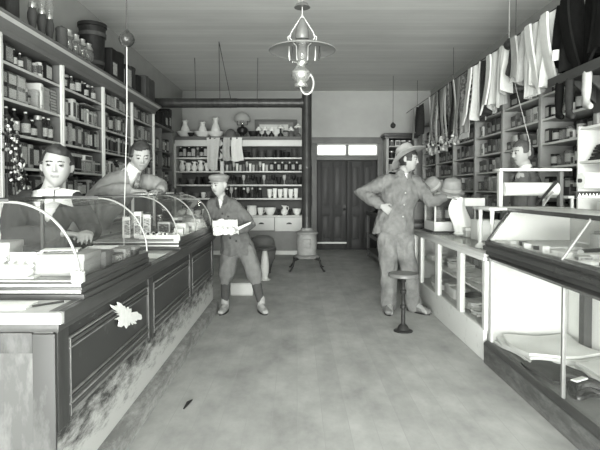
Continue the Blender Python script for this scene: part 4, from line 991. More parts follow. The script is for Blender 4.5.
part(MB().box(1.93, KB - .016, 3.34, 3.40, .16, .80), 'inner_post', DARKV, t)
b = MB()
b.prism([(1.43, .755), (1.405, .755), (1.39, .775), (1.405, .79), (1.385, .80), (1.385, .825), (1.365, .835), (1.36, .862), (1.38, .87), (1.375, .895), (1.395, .905), (1.43, .905)], KY0, KY1)
part(b, 'middle_rail', mat('polished_dark_wood', .05, .22, .4, 7, (1, .2, 1), spec=.6), t)
part(MB().box(1.43, KB - .016, KY0, KY1 - .003, .88, .90), 'display_floor', PAPER, t)
b = MB(); b.prism([(1.395, .905), (1.402, .905), (1.552, 1.115), (1.545, 1.115)], KY0, KY1 - .02); part(b, 'slant_pane', GLASS, t)
def bar(y, r, m, nm):
    b = MB(); b.tube([(1.392, y, .9), (1.545, y, 1.12)], r, 8); part(b, nm, m, t)
bar(KY1 - .01, .0085, IRON, 'slant_bar'); bar(2.62, .008, STEEL, 'slant_bar'); bar(1.6, .008, STEEL, 'slant_bar')
b = MB(); b.box(1.537, 1.56, KY0, KY1, 1.112, 1.138, bev=.003); b.box(KB - .03, KB, KY0, KY1, 1.108, 1.138); b.box(1.56, KB - .03, KY1 - .025, KY1, 1.114, 1.138, bev=.003); part(b, 'top_frame', mat('polished_dark_wood', .05), t)
part(MB().box(1.56, KB - .03, KY0, KY1 - .025, 1.127, 1.137), 'top_pane', glass('plate_glass_top', film=.7), t)  # pale diffuse film puts the look of reflections into the glass colour
part(MB().box(KB - .012, KB, KY0, KY1, .905, 1.108), 'upper_back', PAPER, t)
b = MB(); b.bm.faces.new(b.ring([(1.405, KY1 - .035, .905), (KB - .02, KY1 - .035, .905), (KB - .02, KY1 - .035, 1.108), (1.55, KY1 - .035, 1.108)])); part(b, 'end_pane', mat('bright_case_end', .85, .6, .04), t, 'white far end of the upper case')
# goods in it
GK = 'goods in the upper part of the slant showcase'; z = .9005
for i, (x, y, w, d, h, m, f, n_) in enumerate(((1.5, 3.3, .04, .05, .03, DARKW, None, 'tiny dark box at far front'), (1.63, 3.2, .24, .3, .02, PAPER, None, 'wide flat white card at far end'), (1.86, 3.0, .1, .1, .12, PAPER2, None, 'pale upright carton at back'), (1.78, 2.93, .07, .08, .11, CARD, None, 'drab upright carton at back'),
        (1.9, 2.78, .1, .12, .09, CARD, PRINT, 'printed carton at back beside the slanted bar'), (1.65, 2.74, .16, .1, .02, PAPER, None, 'white flat packet behind the slanted bar'), (1.88, 2.45, .1, .14, .08, PAPER2, None, 'pale carton right of slanted bar at back'),
        (1.56, 2.95, .12, .14, .015, PAPER, None, 'white packet in front row'), (1.58, 2.42, .18, .18, .02, PAPER, None, 'large white packet near the street end'))):
    put('carton', mk_carton(w, d, h, m, f), n_ + ' in the slant showcase', 'box', (x, y, z), R.uniform(-.2, .2), group=GK)
rr = random.Random(31)
for i in range(12):
    x, y = 1.47 + .035 * (i % 2), 3.42 - .115 * i
    m_ = (PAPER, CARD, PAPER, DARKW, WHITE, PAPER)[i % 6]
    put('packet', mk_carton(rr.uniform(.04, .07), rr.uniform(.05, .09), rr.uniform(.012, .04), m_, PRINT if m_ is CARD else None), 'small %s packet, %s from the far end along the sloping glass' % ({PAPER: 'white', CARD: 'drab', DARKW: 'dark', WHITE: 'off-white'}[m_], onum(i)), 'packet', (x, y, z), rr.uniform(-.4, .4), group=GK)
for i, (x, y) in enumerate(((1.69, 2.60), (1.73, 2.55), (1.66, 2.82))):
    b = MB(); b.tube([(x - .07, y - .03, z + .019), (x + .07, y + .03, z + .019)], .019, 14, 0); b.tube([(x - .075, y - .032, z + .019), (x - .07, y - .03, z + .019)], .0185, 14, 1)
    solo(b, 'spool', [IRON, PALEW], 'dark roll, %s in a heap of three in the slant showcase' % onum(i), 'spool', (x, y, z), GK)
b = MB()
for dx_ in (-.035, .035): b.tube([(1.62 + dx_ + .03 * math.cos(2 * PI * k / 20), 2.33, z + .034 + .03 * math.sin(2 * PI * k / 20)) for k in range(21)], .0035, 6)
b.tube([(1.615, 2.33, z + .04), (1.625, 2.33, z + .04)], .0035); b.tube([(1.555, 2.33, z + .03), (1.55, 2.43, z + .03)], .003); b.tube([(1.685, 2.33, z + .03), (1.69, 2.43, z + .03)], .003)
solo(b, 'spectacles', IRON, 'pair of spectacles near the street end in slant showcase', 'spectacles', (1.62, 2.35, z), GK)
GL2 = 'goods in the lower part of the slant showcase'; z = .1605
def heap(x, y, w, d, n_, m, label, seed, nm='folded_cloth'):
    b = MB()
    for k in range(n_):
        b.sheet(lambda u, v, k=k: (x + (u - .5) * w * (1 - .04 * k) + .02 * math.sin(4 * v + k + seed), y + (v - .5) * d * (1 - .06 * k) + .02 * math.sin(5 * u + seed + k), z + .014 + .022 * k + .010 * math.sin(6 * u + seed) * math.sin(5 * v + k)), 14, 14, .018)
    solo(b, nm, m, label, 'cloth', (x, y, z), GL2)
heap(1.71, 3.36, .52, .50, 3, [PAPER], 'white folded linen at far end of lower slant showcase', 1)
heap(1.57, 2.98, .26, .36, 1, [mat('dark_cloth', .045)], 'dark cloth laid flat in front of white linen, lower slant showcase', 2)
heap(1.82, 2.76, .3, .6, 3, [PAPER], 'big white folded linen behind the thin post, lower slant showcase', 3)
heap(1.56, 2.72, .14, .2, 3, [IRON], 'black folded garment by the thin post, lower slant showcase', 4)
heap(1.72, 2.25, .36, .3, 3, [PAPER], 'white folded linen at street end of lower slant showcase', 6)
put('price_card', mk_carton(.1, .035, .006, PAPER), 'small white card lying on the black folded garment', 'card', (1.54, 2.70, z + .075), .5, group=GL2)
b = MB(); b.ball((1.86, 2.78, z + .085), (.1, .08, .008)); solo(b, 'felt_brim', IRON, 'black oval felt piece on the white linen in lower slant showcase', 'felt', (1.86, 2.78, z + .083), GL2)

# second paper roll on its black toothed cutter, standing on the showcase
t = thing('roll_dispenser', 'fat white paper roll on a black toothed cutter, on the dark showcase', 'paper cutter', (1.85, 2.95, 1.14))
b = MB(); b.tube([(1.675, 2.95, 1.325), (2.12, 2.95, 1.325)], .048, 24); part(b, 'paper_roll', PAPER, t)
b = MB(); b.box(1.60, 2.13, 2.89, 2.93, 1.245, 1.262, bev=.003); b.box(1.60, 2.13, 2.87, 2.885, 1.222, 1.258)
for x in (1.92, 2.10): b.box(x - .015, x + .015, 2.98, 3.02, 1.1385, 1.262); b.box(x - .015, x + .015, 2.92, 3.02, 1.246, 1.262)
b.tube([(1.66, 2.95, 1.325), (1.675, 2.95, 1.325)], .012, 8)
part(b, 'cutter_frame', IRON, t)
b = MB(); n_ = 26
P = []
for k in range(n_): P += [(1.61 + .52 * k / n_, 1.228), (1.61 + .52 * (k + .5) / n_, 1.252)]
P += [(2.13, 1.228), (2.13, 1.224), (1.61, 1.224)]
b.prism(P, 2.864, 2.869); part(b, 'toothed_blade', PAPER, t, 'white zigzag blade')

# ------------------------------------------------------------------ shelving along the right wall
GX = 2.47
QY = [4.16, 5.11, 6.05, 6.98, 7.94, 8.92, 9.87]
RL = [.76, 1.01, 1.26, 1.505, 1.74, 1.986, 2.23]
t = thing('wall_shelving', 'long pale wooden shelving along the right wall behind the clerk', 'shelving', (2.65, 7, 0))
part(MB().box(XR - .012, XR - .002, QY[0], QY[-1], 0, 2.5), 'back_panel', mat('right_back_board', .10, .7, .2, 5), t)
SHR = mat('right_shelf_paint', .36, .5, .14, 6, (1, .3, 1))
for y in QY:
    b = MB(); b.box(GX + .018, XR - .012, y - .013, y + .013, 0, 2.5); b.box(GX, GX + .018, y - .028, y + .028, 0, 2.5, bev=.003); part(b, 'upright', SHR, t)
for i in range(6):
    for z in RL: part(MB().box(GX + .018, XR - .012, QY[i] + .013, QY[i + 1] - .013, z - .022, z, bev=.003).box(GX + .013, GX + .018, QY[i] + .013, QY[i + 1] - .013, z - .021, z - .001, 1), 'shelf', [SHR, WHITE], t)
part(MB().box(GX - .01, XR - .002, QY[0] - .03, QY[-1] + .03, 2.5, 2.53, bev=.005), 'top_board', SHR, t)
part(MB().box(GX + .02, XR - .012, QY[0] + .013, QY[-1] - .013, 0, .735), 'lower_cupboard', CREAM, t)
RN = {1.986: 'top stocked shelf', 1.74: 'second shelf', 1.505: 'third shelf', 1.26: 'fourth shelf', 1.01: 'fifth shelf', 2.23: 'highest shelf'}
for i in range(6):
    wn = '%s bay of right shelving' % ('nearest', 'second', 'third', 'fourth', 'fifth', 'farthest')[i]
    for z in (1.01, 1.26, 1.505, 1.74, 1.986, 2.23):
        if z == 2.23: st = A((lb, 'grey', .16, .12), (lb, 'pale', .18, .14), ('gap', '', .2, 0), (lb, 'drab', .2, .15))
        elif i == 0: st = A((t_, 'dark', .08, .12), (c, 'dark', .09, .14), (t_, 'drab', .08, .1), (t_, 'black', .08, .15), (c, 'white', .06, .08), (t_, 'dark printed', .08, .13), (c, 'grey', .08, .1), ('gap', '', .06, 0))
        elif z in (1.26, 1.01): st = A((bk, 'white', .08, .19), (bk, 'pale', .09, .2), (c, 'grey', .13, .19), (bk, 'pale', .07, .19), (lb, 'pale', .13, .17), (c, 'dark printed', .12, .12))
        elif i == 1: st = A((lb, 'grey', .13, .1), (lb, 'pale', .11, .15), (lb, 'white', .12, .17), (lb, 'grey', .12, .14), (lb, 'drab', .1, .18))
        else: st = A((lb, 'grey', .14, .17), (lb, 'drab', .12, .18), (lb, 'grey', .13, .16), (lb, 'pale', .12, .17), (lb, 'white' if i == 2 else 'grey', .1, .15))
        if z != 2.23 and i: R.shuffle(st)
        row('R', GX + .03, QY[i] + .02, QY[i + 1] - .02, z, .21, st, '%s, %s' % (RN[z], wn), 'stock on the right wall shelving', .25)

# white open cabinet nearest on the right with dark folded goods
t = thing('open_cabinet', 'white open-fronted cabinet near right edge with dark folded cloth', 'cabinet', (2.5, 3.6, 0))
CW = mat('white_cabinet', .7, .45, .05, 5)
for y in (3.2, 4.05): part(MB().box(2.27, 2.80, y - .011, y + .011, 0, 1.78), 'side_panel', CW, t)
for z in (.5, .98, 1.5, 1.77): part(MB().box(2.275, 2.80, 3.212, 4.038, z - .02, z), 'shelf', CW, t)
part(MB().box(2.79, 2.805, 3.212, 4.038, 0, 1.75), 'back_panel', CW, t)
z = 1.5005
b = MB()
for k in range(6): b.sheet(lambda u, v, k=k: (2.32 + u * (.36 - .02 * (k % 3)) + .012 * k, 3.74 + v * .25, z + .012 + .022 * k + .008 * math.sin(6 * u + k + 4 * v) - .0015 * k), 10, 8, .017)
solo(b, 'folded_trousers', [mat('dark_cloth', .045)], 'dark pile of folded cloth on the top shelf of white cabinet', 'cloth', (2.5, 3.85, z))
z = .9805; put('carton', mk_carton(.3, .25, .2, PAPER, None), 'white box on middle shelf of white open cabinet', 'box', (2.5, 3.8, z), 0)
put('carton', mk_carton(.14, .1, .1, BLACK, None), 'black block-shaped box on the right shelving beyond the paper roll', 'box', (2.40, 4.36, 1.2605), 0) if False else None
b = MB(); b.box(2.22, 2.46, 4.09, 4.6, 1.2, 1.222, bev=.004); b.box(2.25, 2.27, 4.1, 4.12, 0, 1.2); b.box(2.25, 2.27, 4.57, 4.59, 0, 1.2); b.box(2.43, 2.45, 4.1, 4.12, 0, 1.2); b.box(2.43, 2.45, 4.57, 4.59, 0, 1.2)
solo(b, 'side_shelf', WHITE, 'narrow white shelf on legs between the white cabinet and right clerk', 'shelf', (2.34, 4.34, 0))
put('carton', mk_carton(.12, .1, .075, BLACK, None), 'small black box on the narrow white shelf right of paper cutter', 'box', (2.32, 4.2, 1.2225), 0)

# ------------------------------------------------------------------ clothes line along the right side, garments pinned on it
t = thing('clothes_line', 'taut line near the right wall carrying hung garments', 'line', (2.3, 6.5, 2.88))
b = MB(); b.tube([(2.3, 3.2, 2.885), (2.3, 10.55, 2.885)], .005, 6); part(b, 'cord', WIRE, t)
for y in (3.2, 5.3, 7.4, 9.6): part(MB().tube([(2.3, y, 2.885), (2.3, y, ZC)], .004, 5), 'hanger_wire', WIRE, t)
LZ = 2.88
def hang(y0, y1, zbot, label, mats, seed, shape='shirt', x=2.3, ztop=LZ, cat='garment', name='shirt', depth=.05, group=None, flare=.06):
    w = y1 - y0; b = MB()
    def body(u, v):
        wv = 1 + flare * v * math.sin(seed)
        y = (y0 + y1) / 2 + (u - .5) * w * wv + .03 * v * math.sin(seed * 2.1)
        puff = math.sin(PI * u)
        xx = x + .045 * math.sin(u * 11 + seed) * (.3 + v) + .02 * math.sin(4 * u + 3 * v + seed) * v
        return (xx - depth * puff * .6, y, ztop - (ztop - zbot) * v - .03 * math.sin(PI * u) * (1 - v) + .05 * v * math.sin(u * 5 + seed * 3))
    b.sheet(body, 18, 16, .012, 0)
    def bodyb(u, v):
        p = body(u, v); puff = math.sin(PI * u); return (p[0] + depth * puff * 1.2 + .004, p[1], p[2])
    if shape == 'shirt':
        b.sheet(bodyb, 18, 16, .012, 0)
        # one loose sleeve or tail hanging in front, ending in a point
        ys_ = y0 + w * (.15 + .7 * (math.sin(seed * 5) * .5 + .5))
        b.sheet(lambda u, v: (x - depth - .03 - .02 * math.sin(3 * v + seed), ys_ + (u - .5) * (.11 + .06 * v) - .12 * v * v * math.sin(seed), ztop - .04 - (ztop - zbot) * v * .95 - .07 * v * math.sin(3 * u + seed)), 8, 14, .02, len(mats) - 1)
    ob = solo(b, name, mats, label, cat, (x, (y0 + y1) / 2, zbot), group)
    return ob
CL = mat('white_cotton', .62, .9, .08, 20); CL2 = mat('grey_cotton', .36, .9, .12, 20); STR = mat('striped_cotton', .55, .9, v2=.42, thr=.5, scale=4, stretch=(.2, 14, .2)); CLD = mat('black_wool', .010, 1., .3, 30, spec=.05); DKC = mat('dark_cloth', .045)
GC = 'garments hung along the right side line'
hang(4.44, 4.76, 2.25, 'biggest white shirt, first after the black coats on the line', [CL, CL], 1.0, group=GC)
hang(4.78, 5.04, 2.22, 'striped pale shirt, second on the line after the black coats', [STR, CL], 2.2, group=GC)
hang(5.06, 5.26, 2.38, 'grey shirt, third on the line after the black coats', [CL2, CL2], 3.1, group=GC)
hang(5.30, 5.36, 2.5, 'narrow dark strip of cloth beside the dark ball', [DKC], .4, 'strip', depth=.01, name='cloth_strip', cat='cloth', group=GC)
hang(5.47, 5.60, 2.36, 'short white sleeve-like cloth left of the dark ball', [CL], 1.7, 'strip', depth=.03, name='cloth_strip', cat='cloth', group=GC, flare=.3)
hang(5.62, 5.93, 2.22, 'long striped undershirt with pointed tail on the line', [STR, CL], 4.0, 'shirt', name='undershirt', group=GC)
hang(5.97, 6.27, 2.17, 'long dark straight strip hung left of the striped undershirt', [DKC], 2.0, 'strip', depth=.015, name='dark_scarf', cat='scarf', group=GC, flare=0)
hang(6.30, 6.56, 2.20, 'white blouse with ragged hem left of the dark strip', [CL, CL], 5.2, name='blouse', group=GC, flare=.3)
b = MB()
for k in range(18):
    b.tube([(2.3, 6.58 + .004 * (k % 2), 2.84 - .034 * k), (2.27, 6.60, 2.83 - .034 * k)], .009, 5, m=k % 2)
solo(b, 'beaded_strip', [IRON, CL], 'checkered dark and white strip beside the patterned shawl', 'strip', (2.3, 6.59, 2.22), GC)
SHW = mat('patterned_shawl', .09, .9, v2=.3, thr=.5, scale=22)
hang(6.64, 7.06, 2.38, 'dark patterned shawl hung on the line', [SHW], 2.7, 'strip', depth=.02, name='shawl', cat='shawl', group=GC, flare=.05)
b = MB(); b.sheet(lambda u, v: (2.28 + .015 * math.sin(14 * u), 6.64 + .42 * u, 2.40 - .35 * v - .03 * math.sin(9 * u)), 16, 8, .01)
for k in range(14): b.tube([(2.28, 6.65 + .03 * k, 2.05), (2.275, 6.655 + .03 * k, 1.97)], .006, 5)
solo(b, 'fringed_cloth', CL2, 'pale fringed cloth hanging below the dark patterned shawl', 'cloth', (2.28, 6.85, 2.05), GC)
rr = random.Random(9)
ym = 7.16
for i in range(11):
    w = rr.uniform(.05, .13); m = (CL2, CL, DKC, SHW, CL, CL2, DKC, CL, SHW, CL2, CL)[i]
    dn = {CL2: 'grey', CL: 'white', DKC: 'dark', SHW: 'patterned'}[m]
    b = MB(); zb = rr.uniform(1.92, 2.12); sd = rr.uniform(0, 6)
    b.sheet(lambda u, v: (2.3 + .02 * math.sin(5 * v + sd), ym + w * u, LZ - (LZ - zb) * v), 3, 16, .008, 0)
    for k in range(7):
        b.sheet(lambda u, v, k=k: (2.29 + .03 * math.sin(k * 2 + sd) + .03 * (v - .5), ym + w / 2 + .05 * math.sin(k * 1.7 + sd) + .05 * (u - .5), zb + .02 - .012 * k + .04 * math.sin(3 * u + k)), 3, 3, .005, k % 2)
    solo(b, 'ribbon', [m, CL if m is not CL else CL2], '%s ribbon with looped end, %s past the fringed cloth on the line' % (dn, onum(i)), 'ribbon', (2.3, ym + w / 2, zb), 'ribbons hung on the right side line')
    ym += w + rr.uniform(.04, .09)
hang(9.2, 9.62, 2.33, 'dark banner with pale edges at the far end of line', [DKC], 1.1, 'strip', depth=.02, name='banner', cat='banner', ztop=2.86, flare=0)
b = MB(); b.sheet(lambda u, v: (2.25 + .02 * math.sin(4 * v), 9.64 + .1 * u, 2.86 - .62 * v), 3, 8, .01); solo(b, 'cloth_strip', CL2, 'pale strip of cloth beside the dark banner at far end', 'cloth', (2.25, 9.69, 2.24), GC)
# black coats nearest
GCO = 'black coats at near end of the line'
for i, (y0, y1, zb, xx) in enumerate(((4.08, 4.42, 2.30, 2.29), (3.84, 4.16, 2.25, 2.38), (3.58, 3.92, 2.26, 2.29), (3.32, 3.66, 2.25, 2.38))):
    hang(y0, y1, zb, 'black wool coat, %s from the big white shirt toward the right edge' % onum(i), [CLD, CLD], 1 + i * 1.3, 'shirt', name='coat', x=xx, group=GCO, flare=.25)
put('price_tag', mk_carton(.05, .004, .09, PAPER), 'white tag pinned to the bottom of the first black coat', 'tag', (2.20, 4.28, 2.37), -.6)
b = MB(); b.box(2.20, 2.46, 3.0, 4.40, 2.19, 2.225, bev=.004); b.box(2.19, 2.205, 3.0, 4.40, 2.16, 2.235, bev=.003)
for y in (3.1, 3.9, 4.1): b.prism([(2.44, 2.16), (2.23, 2.16), (2.44, 1.98)], y, y + .02)
b.box(2.44, 2.47, 3.0, 4.14, 1.9, 2.3); b.box(2.44, XR, 3.0, 3.02, 1.9, 2.3)
solo(b, 'bracket_shelf', DARKW, 'dark bracket shelf under the black coats at right edge', 'shelf', (2.33, 3.7, 1.9))
for i, (y, m, zb, n_) in enumerate(((4.24, CLD, 1.86, 'black stocking hanging left, under the bracket shelf'), (4.08, DKC, 1.84, 'dark stocking hanging second, under the bracket shelf'), (3.84, CL2, 1.88, 'pale stocking hanging right, under the bracket shelf'))):
    b = MB(); b.tube([(2.215, y, 2.16), (2.21, y, 2.02), (2.21, y, zb + .08), (2.2, y - .02, zb + .04), (2.19, y - .09, zb + .015)], [(.03, .045), (.03, .045), (.024, .032), (.026, .036), (.02, .024)], 12, side=(1, 0, 0), round_=True)
    solo(b, 'stocking', m, n_, 'stocking', (2.215, y, zb), 'stockings under the bracket shelf')

# ------------------------------------------------------------------ cabinet on the back wall right of the doors
t = thing('wall_cabinet', 'white-shelved cabinet with dark cornice right of the back doors', 'cabinet', (2.2, 10.4, 0))
KX0, KX1, KF = 1.82, 2.44, 10.22
b = MB(); b.box(KX0 - .06, KX1 + .06, KF - .07, 10.58, 2.37, 2.42, bev=.006); b.box(KX0 - .03, KX1 + .03, KF - .035, 10.58, 2.32, 2.37, bev=.005); part(b, 'cornice', DARKW, t)
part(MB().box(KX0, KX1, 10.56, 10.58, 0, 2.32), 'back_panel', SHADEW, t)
for x in (KX0, KX1 - .05): part(MB().box(x, x + .05, KF, 10.56, 0, 2.32), 'side_panel', SHR, t)
KZ = [.85, 1.13, 1.40, 1.66, 1.92, 2.17]
for z in KZ: part(MB().box(KX0 + .05, KX1 - .05, KF + .005, 10.56, z - .025, z), 'shelf', SHR, t)
part(MB().box(KX0 + .05, KX1 - .05, KF + .01, 10.55, 0, .82), 'lower_door', MIDW, t)
for q, z in enumerate(KZ):
    x = KX0 + .07; i = 0
    while x < KX1 - .15:
        w = R.uniform(.08, .14); tn = R.choice(('white', 'white', 'grey', 'dark', 'pale'))
        good(R.choice(('carton', 'jar', 'tin')), tn, w, w if w < .12 else .12, R.uniform(.11, .19) if z < 2.1 else .12, (x + w / 2, KF + .12, z + .0005), 0, '%s container, %s from left, %s shelf up in the back cabinet' % (tn, onum(i), onum(q)), 'containers in the back cabinet')
        x += w + .012; i += 1

# dark low table-case along the right beyond the white counter
t = thing('table_case', 'dark low glass-topped table case behind the standing man', 'display case', (1.65, 7.9, 0))
for y in (6.12, 7.8, 9.5):
    for x in (1.335, 1.93): part(MB().box(x, x + .05, y, y + .05, 0, .86, bev=.003), 'leg', DARKV, t)
part(MB().box(1.33, 1.99, 6.1, 9.56, .80, .86, bev=.004), 'top_frame', DARKW, t)
part(MB().box(1.345, 1.365, 6.17, 9.5, .40, .46), 'side_rail', MIDW, t); part(MB().box(1.335, 1.975, 6.17, 9.5, .10, .16, bev=.003), 'lower_shelf', MIDW, t)
part(MB().box(1.36, 1.96, 6.17, 9.5, .86, .866), 'top_pane', CLEAR, t)
for i, (y, w, h, tn) in enumerate(((6.5, .3, .2, 'drab'), (7.0, .3, .25, 'dark'), (8.3, .35, .22, 'grey'), (9.1, .3, .2, 'drab'))): good('carton', tn, w, .3, h, (1.65, y, .1605), -PI / 2, '%s carton under the dark table case, %s from near end' % (tn, onum(i)), 'cartons under the dark table case')
b = MB(); b.lathe([(0, .012), (.13, .004), (.15, .012), (.12, .016), (.085, .03), (.08, .09), (.06, .13), (.02, .14)], (1.5, 9.0, .8665), 22); solo(b, 'felt_hat', CLD, 'black felt hat on the dark table case beyond the man\'s elbow', 'hat', (1.5, 9.0, .8665))
put('carton', mk_carton(.3, .25, .24, DARKW, None), 'dark box standing on the dark table case before the cabinet', 'box', (1.68, 7.2, .8665), 0)
b = MB(); b.box(1.45, 1.95, 6.3, 6.8, .8665, 1.15, 0, bev=.004); b.box(1.44, 1.96, 6.29, 6.81, 1.15, 1.175, 0, bev=.003)
b.box(1.48, 1.92, 6.294, 6.3, .9, 1.12, 1)
solo(b, 'counter_chest', [DARKW, MIDW], 'dark wooden chest on the table case just behind the man', 'chest', (1.7, 6.55, .8665))
# ------------------------------------------------------------------ people
TMP = bpy.data.scenes.new('workbench_scene')       # scratch scene: keeps each mesh evaluation quick; removed below
def V(*a): return Vector(a)
def fbm(p): return noise.fractal(p, .9, 2.1, 4, noise_basis='PERLIN_ORIGINAL')
def voxelize(b, voxel, smooth=3, fold=0, ffreq=8, stretch=(1, 1, .55)):
    me = bpy.data.meshes.new('tmp'); b.bm.to_mesh(me); b.bm.free()
    o = bpy.data.objects.new('tmp', me); TMP.collection.objects.link(o)
    m = o.modifiers.new('r', 'REMESH'); m.mode = 'VOXEL'; m.voxel_size = voxel; m.use_smooth_shade = True
    s = o.modifiers.new('s', 'SMOOTH'); s.factor = .5; s.iterations = smooth
    with bpy.context.temp_override(scene=TMP, view_layer=TMP.view_layers[0]):
        dg = bpy.context.evaluated_depsgraph_get(); dg.update()
    r = bpy.data.meshes.new_from_object(o.evaluated_get(dg))
    bpy.data.objects.remove(o); bpy.data.meshes.remove(me)
    if fold:
        nrm = [v.normal.copy() for v in r.vertices]
        for v, vn in zip(r.vertices, nrm):
            p = v.co.copy()
            q = V(p.x * ffreq * stretch[0], p.y * ffreq * stretch[1], p.z * ffreq * stretch[2])
            w = noise.noise(q + V(3.1, 0, 0)) * .4
            d = abs(noise.noise(q * 1.3 + V(w, w * 2, -w))) * -1.6 + .35 + .35 * noise.noise(q * 3.1)
            v.co = p + vn * d * fold
    r.polygons.foreach_set('use_smooth', [True] * len(r.polygons))
    return r
def addmesh(me, name, mats, parent):
    me.name = name; me.materials.clear()
    for m in mats: me.materials.append(m)
    o = wpos(parent); me.transform(Matrix.Translation(-o))
    return link(bpy.data.objects.new(name, me), parent)
def gz(a, w): return math.exp(-(a / w) ** 2)
def headpt(d):
    x, y, z = d
    p = V(x * .074, y * .094, z * .116)
    if z < 0:
        k = (-z) ** 1.6
        p.x *= 1 - .30 * k
        if y > 0: p.y *= 1 - .45 * min(1, -z * 1.3); p.z *= 1 - .25 * y * -z
    if y < 0:
        f = min(1, -y * 1.4)
        p.y = p.y * (1 - .10 * gz(x, .6) * f) + 0
        X, Z = p.x, p.z
        fr = max(0, -y) ** .5
        nose = 0
        if -.030 < Z < .034:
            t = (.034 - Z) / .058; nose = (.004 + .021 * t) * (1 if Z > -.024 else max(0, 1 - (-.024 - Z) / .006))
            nose *= gz(X, .009 + .006 * max(0, t - .4))
        so = .009 * gz(abs(X) - .031, .015) * gz(Z - .010, .012)
        brow = .006 * gz(abs(X) - .028, .022) * gz(Z - .030, .009)
        lip = .006 * gz(X, .020) * (gz(Z + .046, .0055) + gz(Z + .058, .006)) - .003 * gz(X, .024) * gz(Z + .052, .0025)
        chin = .010 * gz(X, .022) * gz(Z + .092, .018)
        ck = .004 * gz(abs(X) - .045, .018) * gz(Z + .012, .02)
        p.y -= fr * (nose + brow + lip + chin + ck - so)
    return p
def ico(b, M, fn, sub=5):
    q = bmesh.ops.create_icosphere(b.bm, subdivisions=sub, radius=1)
    for v in q['verts']: v.co = M @ fn(v.co.normalized())
def headmat(c, yaw, pitch=0, roll=0, s=1):
    return Matrix.Translation(c) @ Matrix.Rotation(yaw, 4, 'Z') @ Matrix.Rotation(pitch, 4, 'X') @ Matrix.Rotation(roll, 4, 'Y') @ Matrix.Scale(s, 4)
def hand(b, wrist, direc, normal, thumb, curl=.5, s=1., spread=.10):
    """palm from the wrist along direc; fingers curl towards `normal`; thumb leaves on side `thumb`"""
    d = V(*direc).normalized(); n = V(*normal); n = (n - d * n.dot(d)).normalized(); w = d.cross(n)
    if w.dot(V(*thumb)) < 0: w = -w
    W = V(*wrist)
    b.tube([W - d * .02 * s, W + d * .02 * s, W + d * .055 * s, W + d * .09 * s], [(.024 * s, .017 * s), (.032 * s, .016 * s), (.040 * s, .015 * s), (.039 * s, .012 * s)], 12, side=w, round_=True)
    for k, (off, L, r) in enumerate(((.030, .074, .0086), (.010, .082, .009), (-.010, .076, .0086), (-.029, .060, .0078))):
        p = W + d * (.086 - .006 * (k == 3)) * s + w * off * s
        dd = (d + w * spread * (1.2 - .8 * k)).normalized(); pts = [p - dd * .02 * s, p]; a = 0
        for seg, f in enumerate((.44, .32, .24)):
            a += curl * (.7, 1., .7)[seg]
            t = dd * math.cos(a) + n * math.sin(a); p = p + t * L * f * s; pts.append(p)
        b.tube(pts, [r * s * q for q in (1.1, 1.05, 1., .92, .78)], 8, round_=True)
    p0 = W + d * .022 * s + w * .026 * s; t1 = (d * .7 + w * .75 + n * .25).normalized(); p1 = p0 + t1 * .042 * s
    t2 = (d * .95 + w * .15 + n * .35 * (1 + curl)).normalized(); p2 = p1 + t2 * .032 * s; p3 = p2 + (t2 + n * .3 * curl).normalized() * .024 * s
    b.tube([p0 - t1 * .02 * s, p0, p1, p2, p3], [.014 * s, .014 * s, .0105 * s, .0098 * s, .008 * s], 8, round_=True)
EYEW = mat('eye_white', .2, .3, .02); EYED = mat('eye_dark', .03, .2, .1); HAIRM = mat('dark_hair', .03, .5, .5, 30, (1, 1, .4))

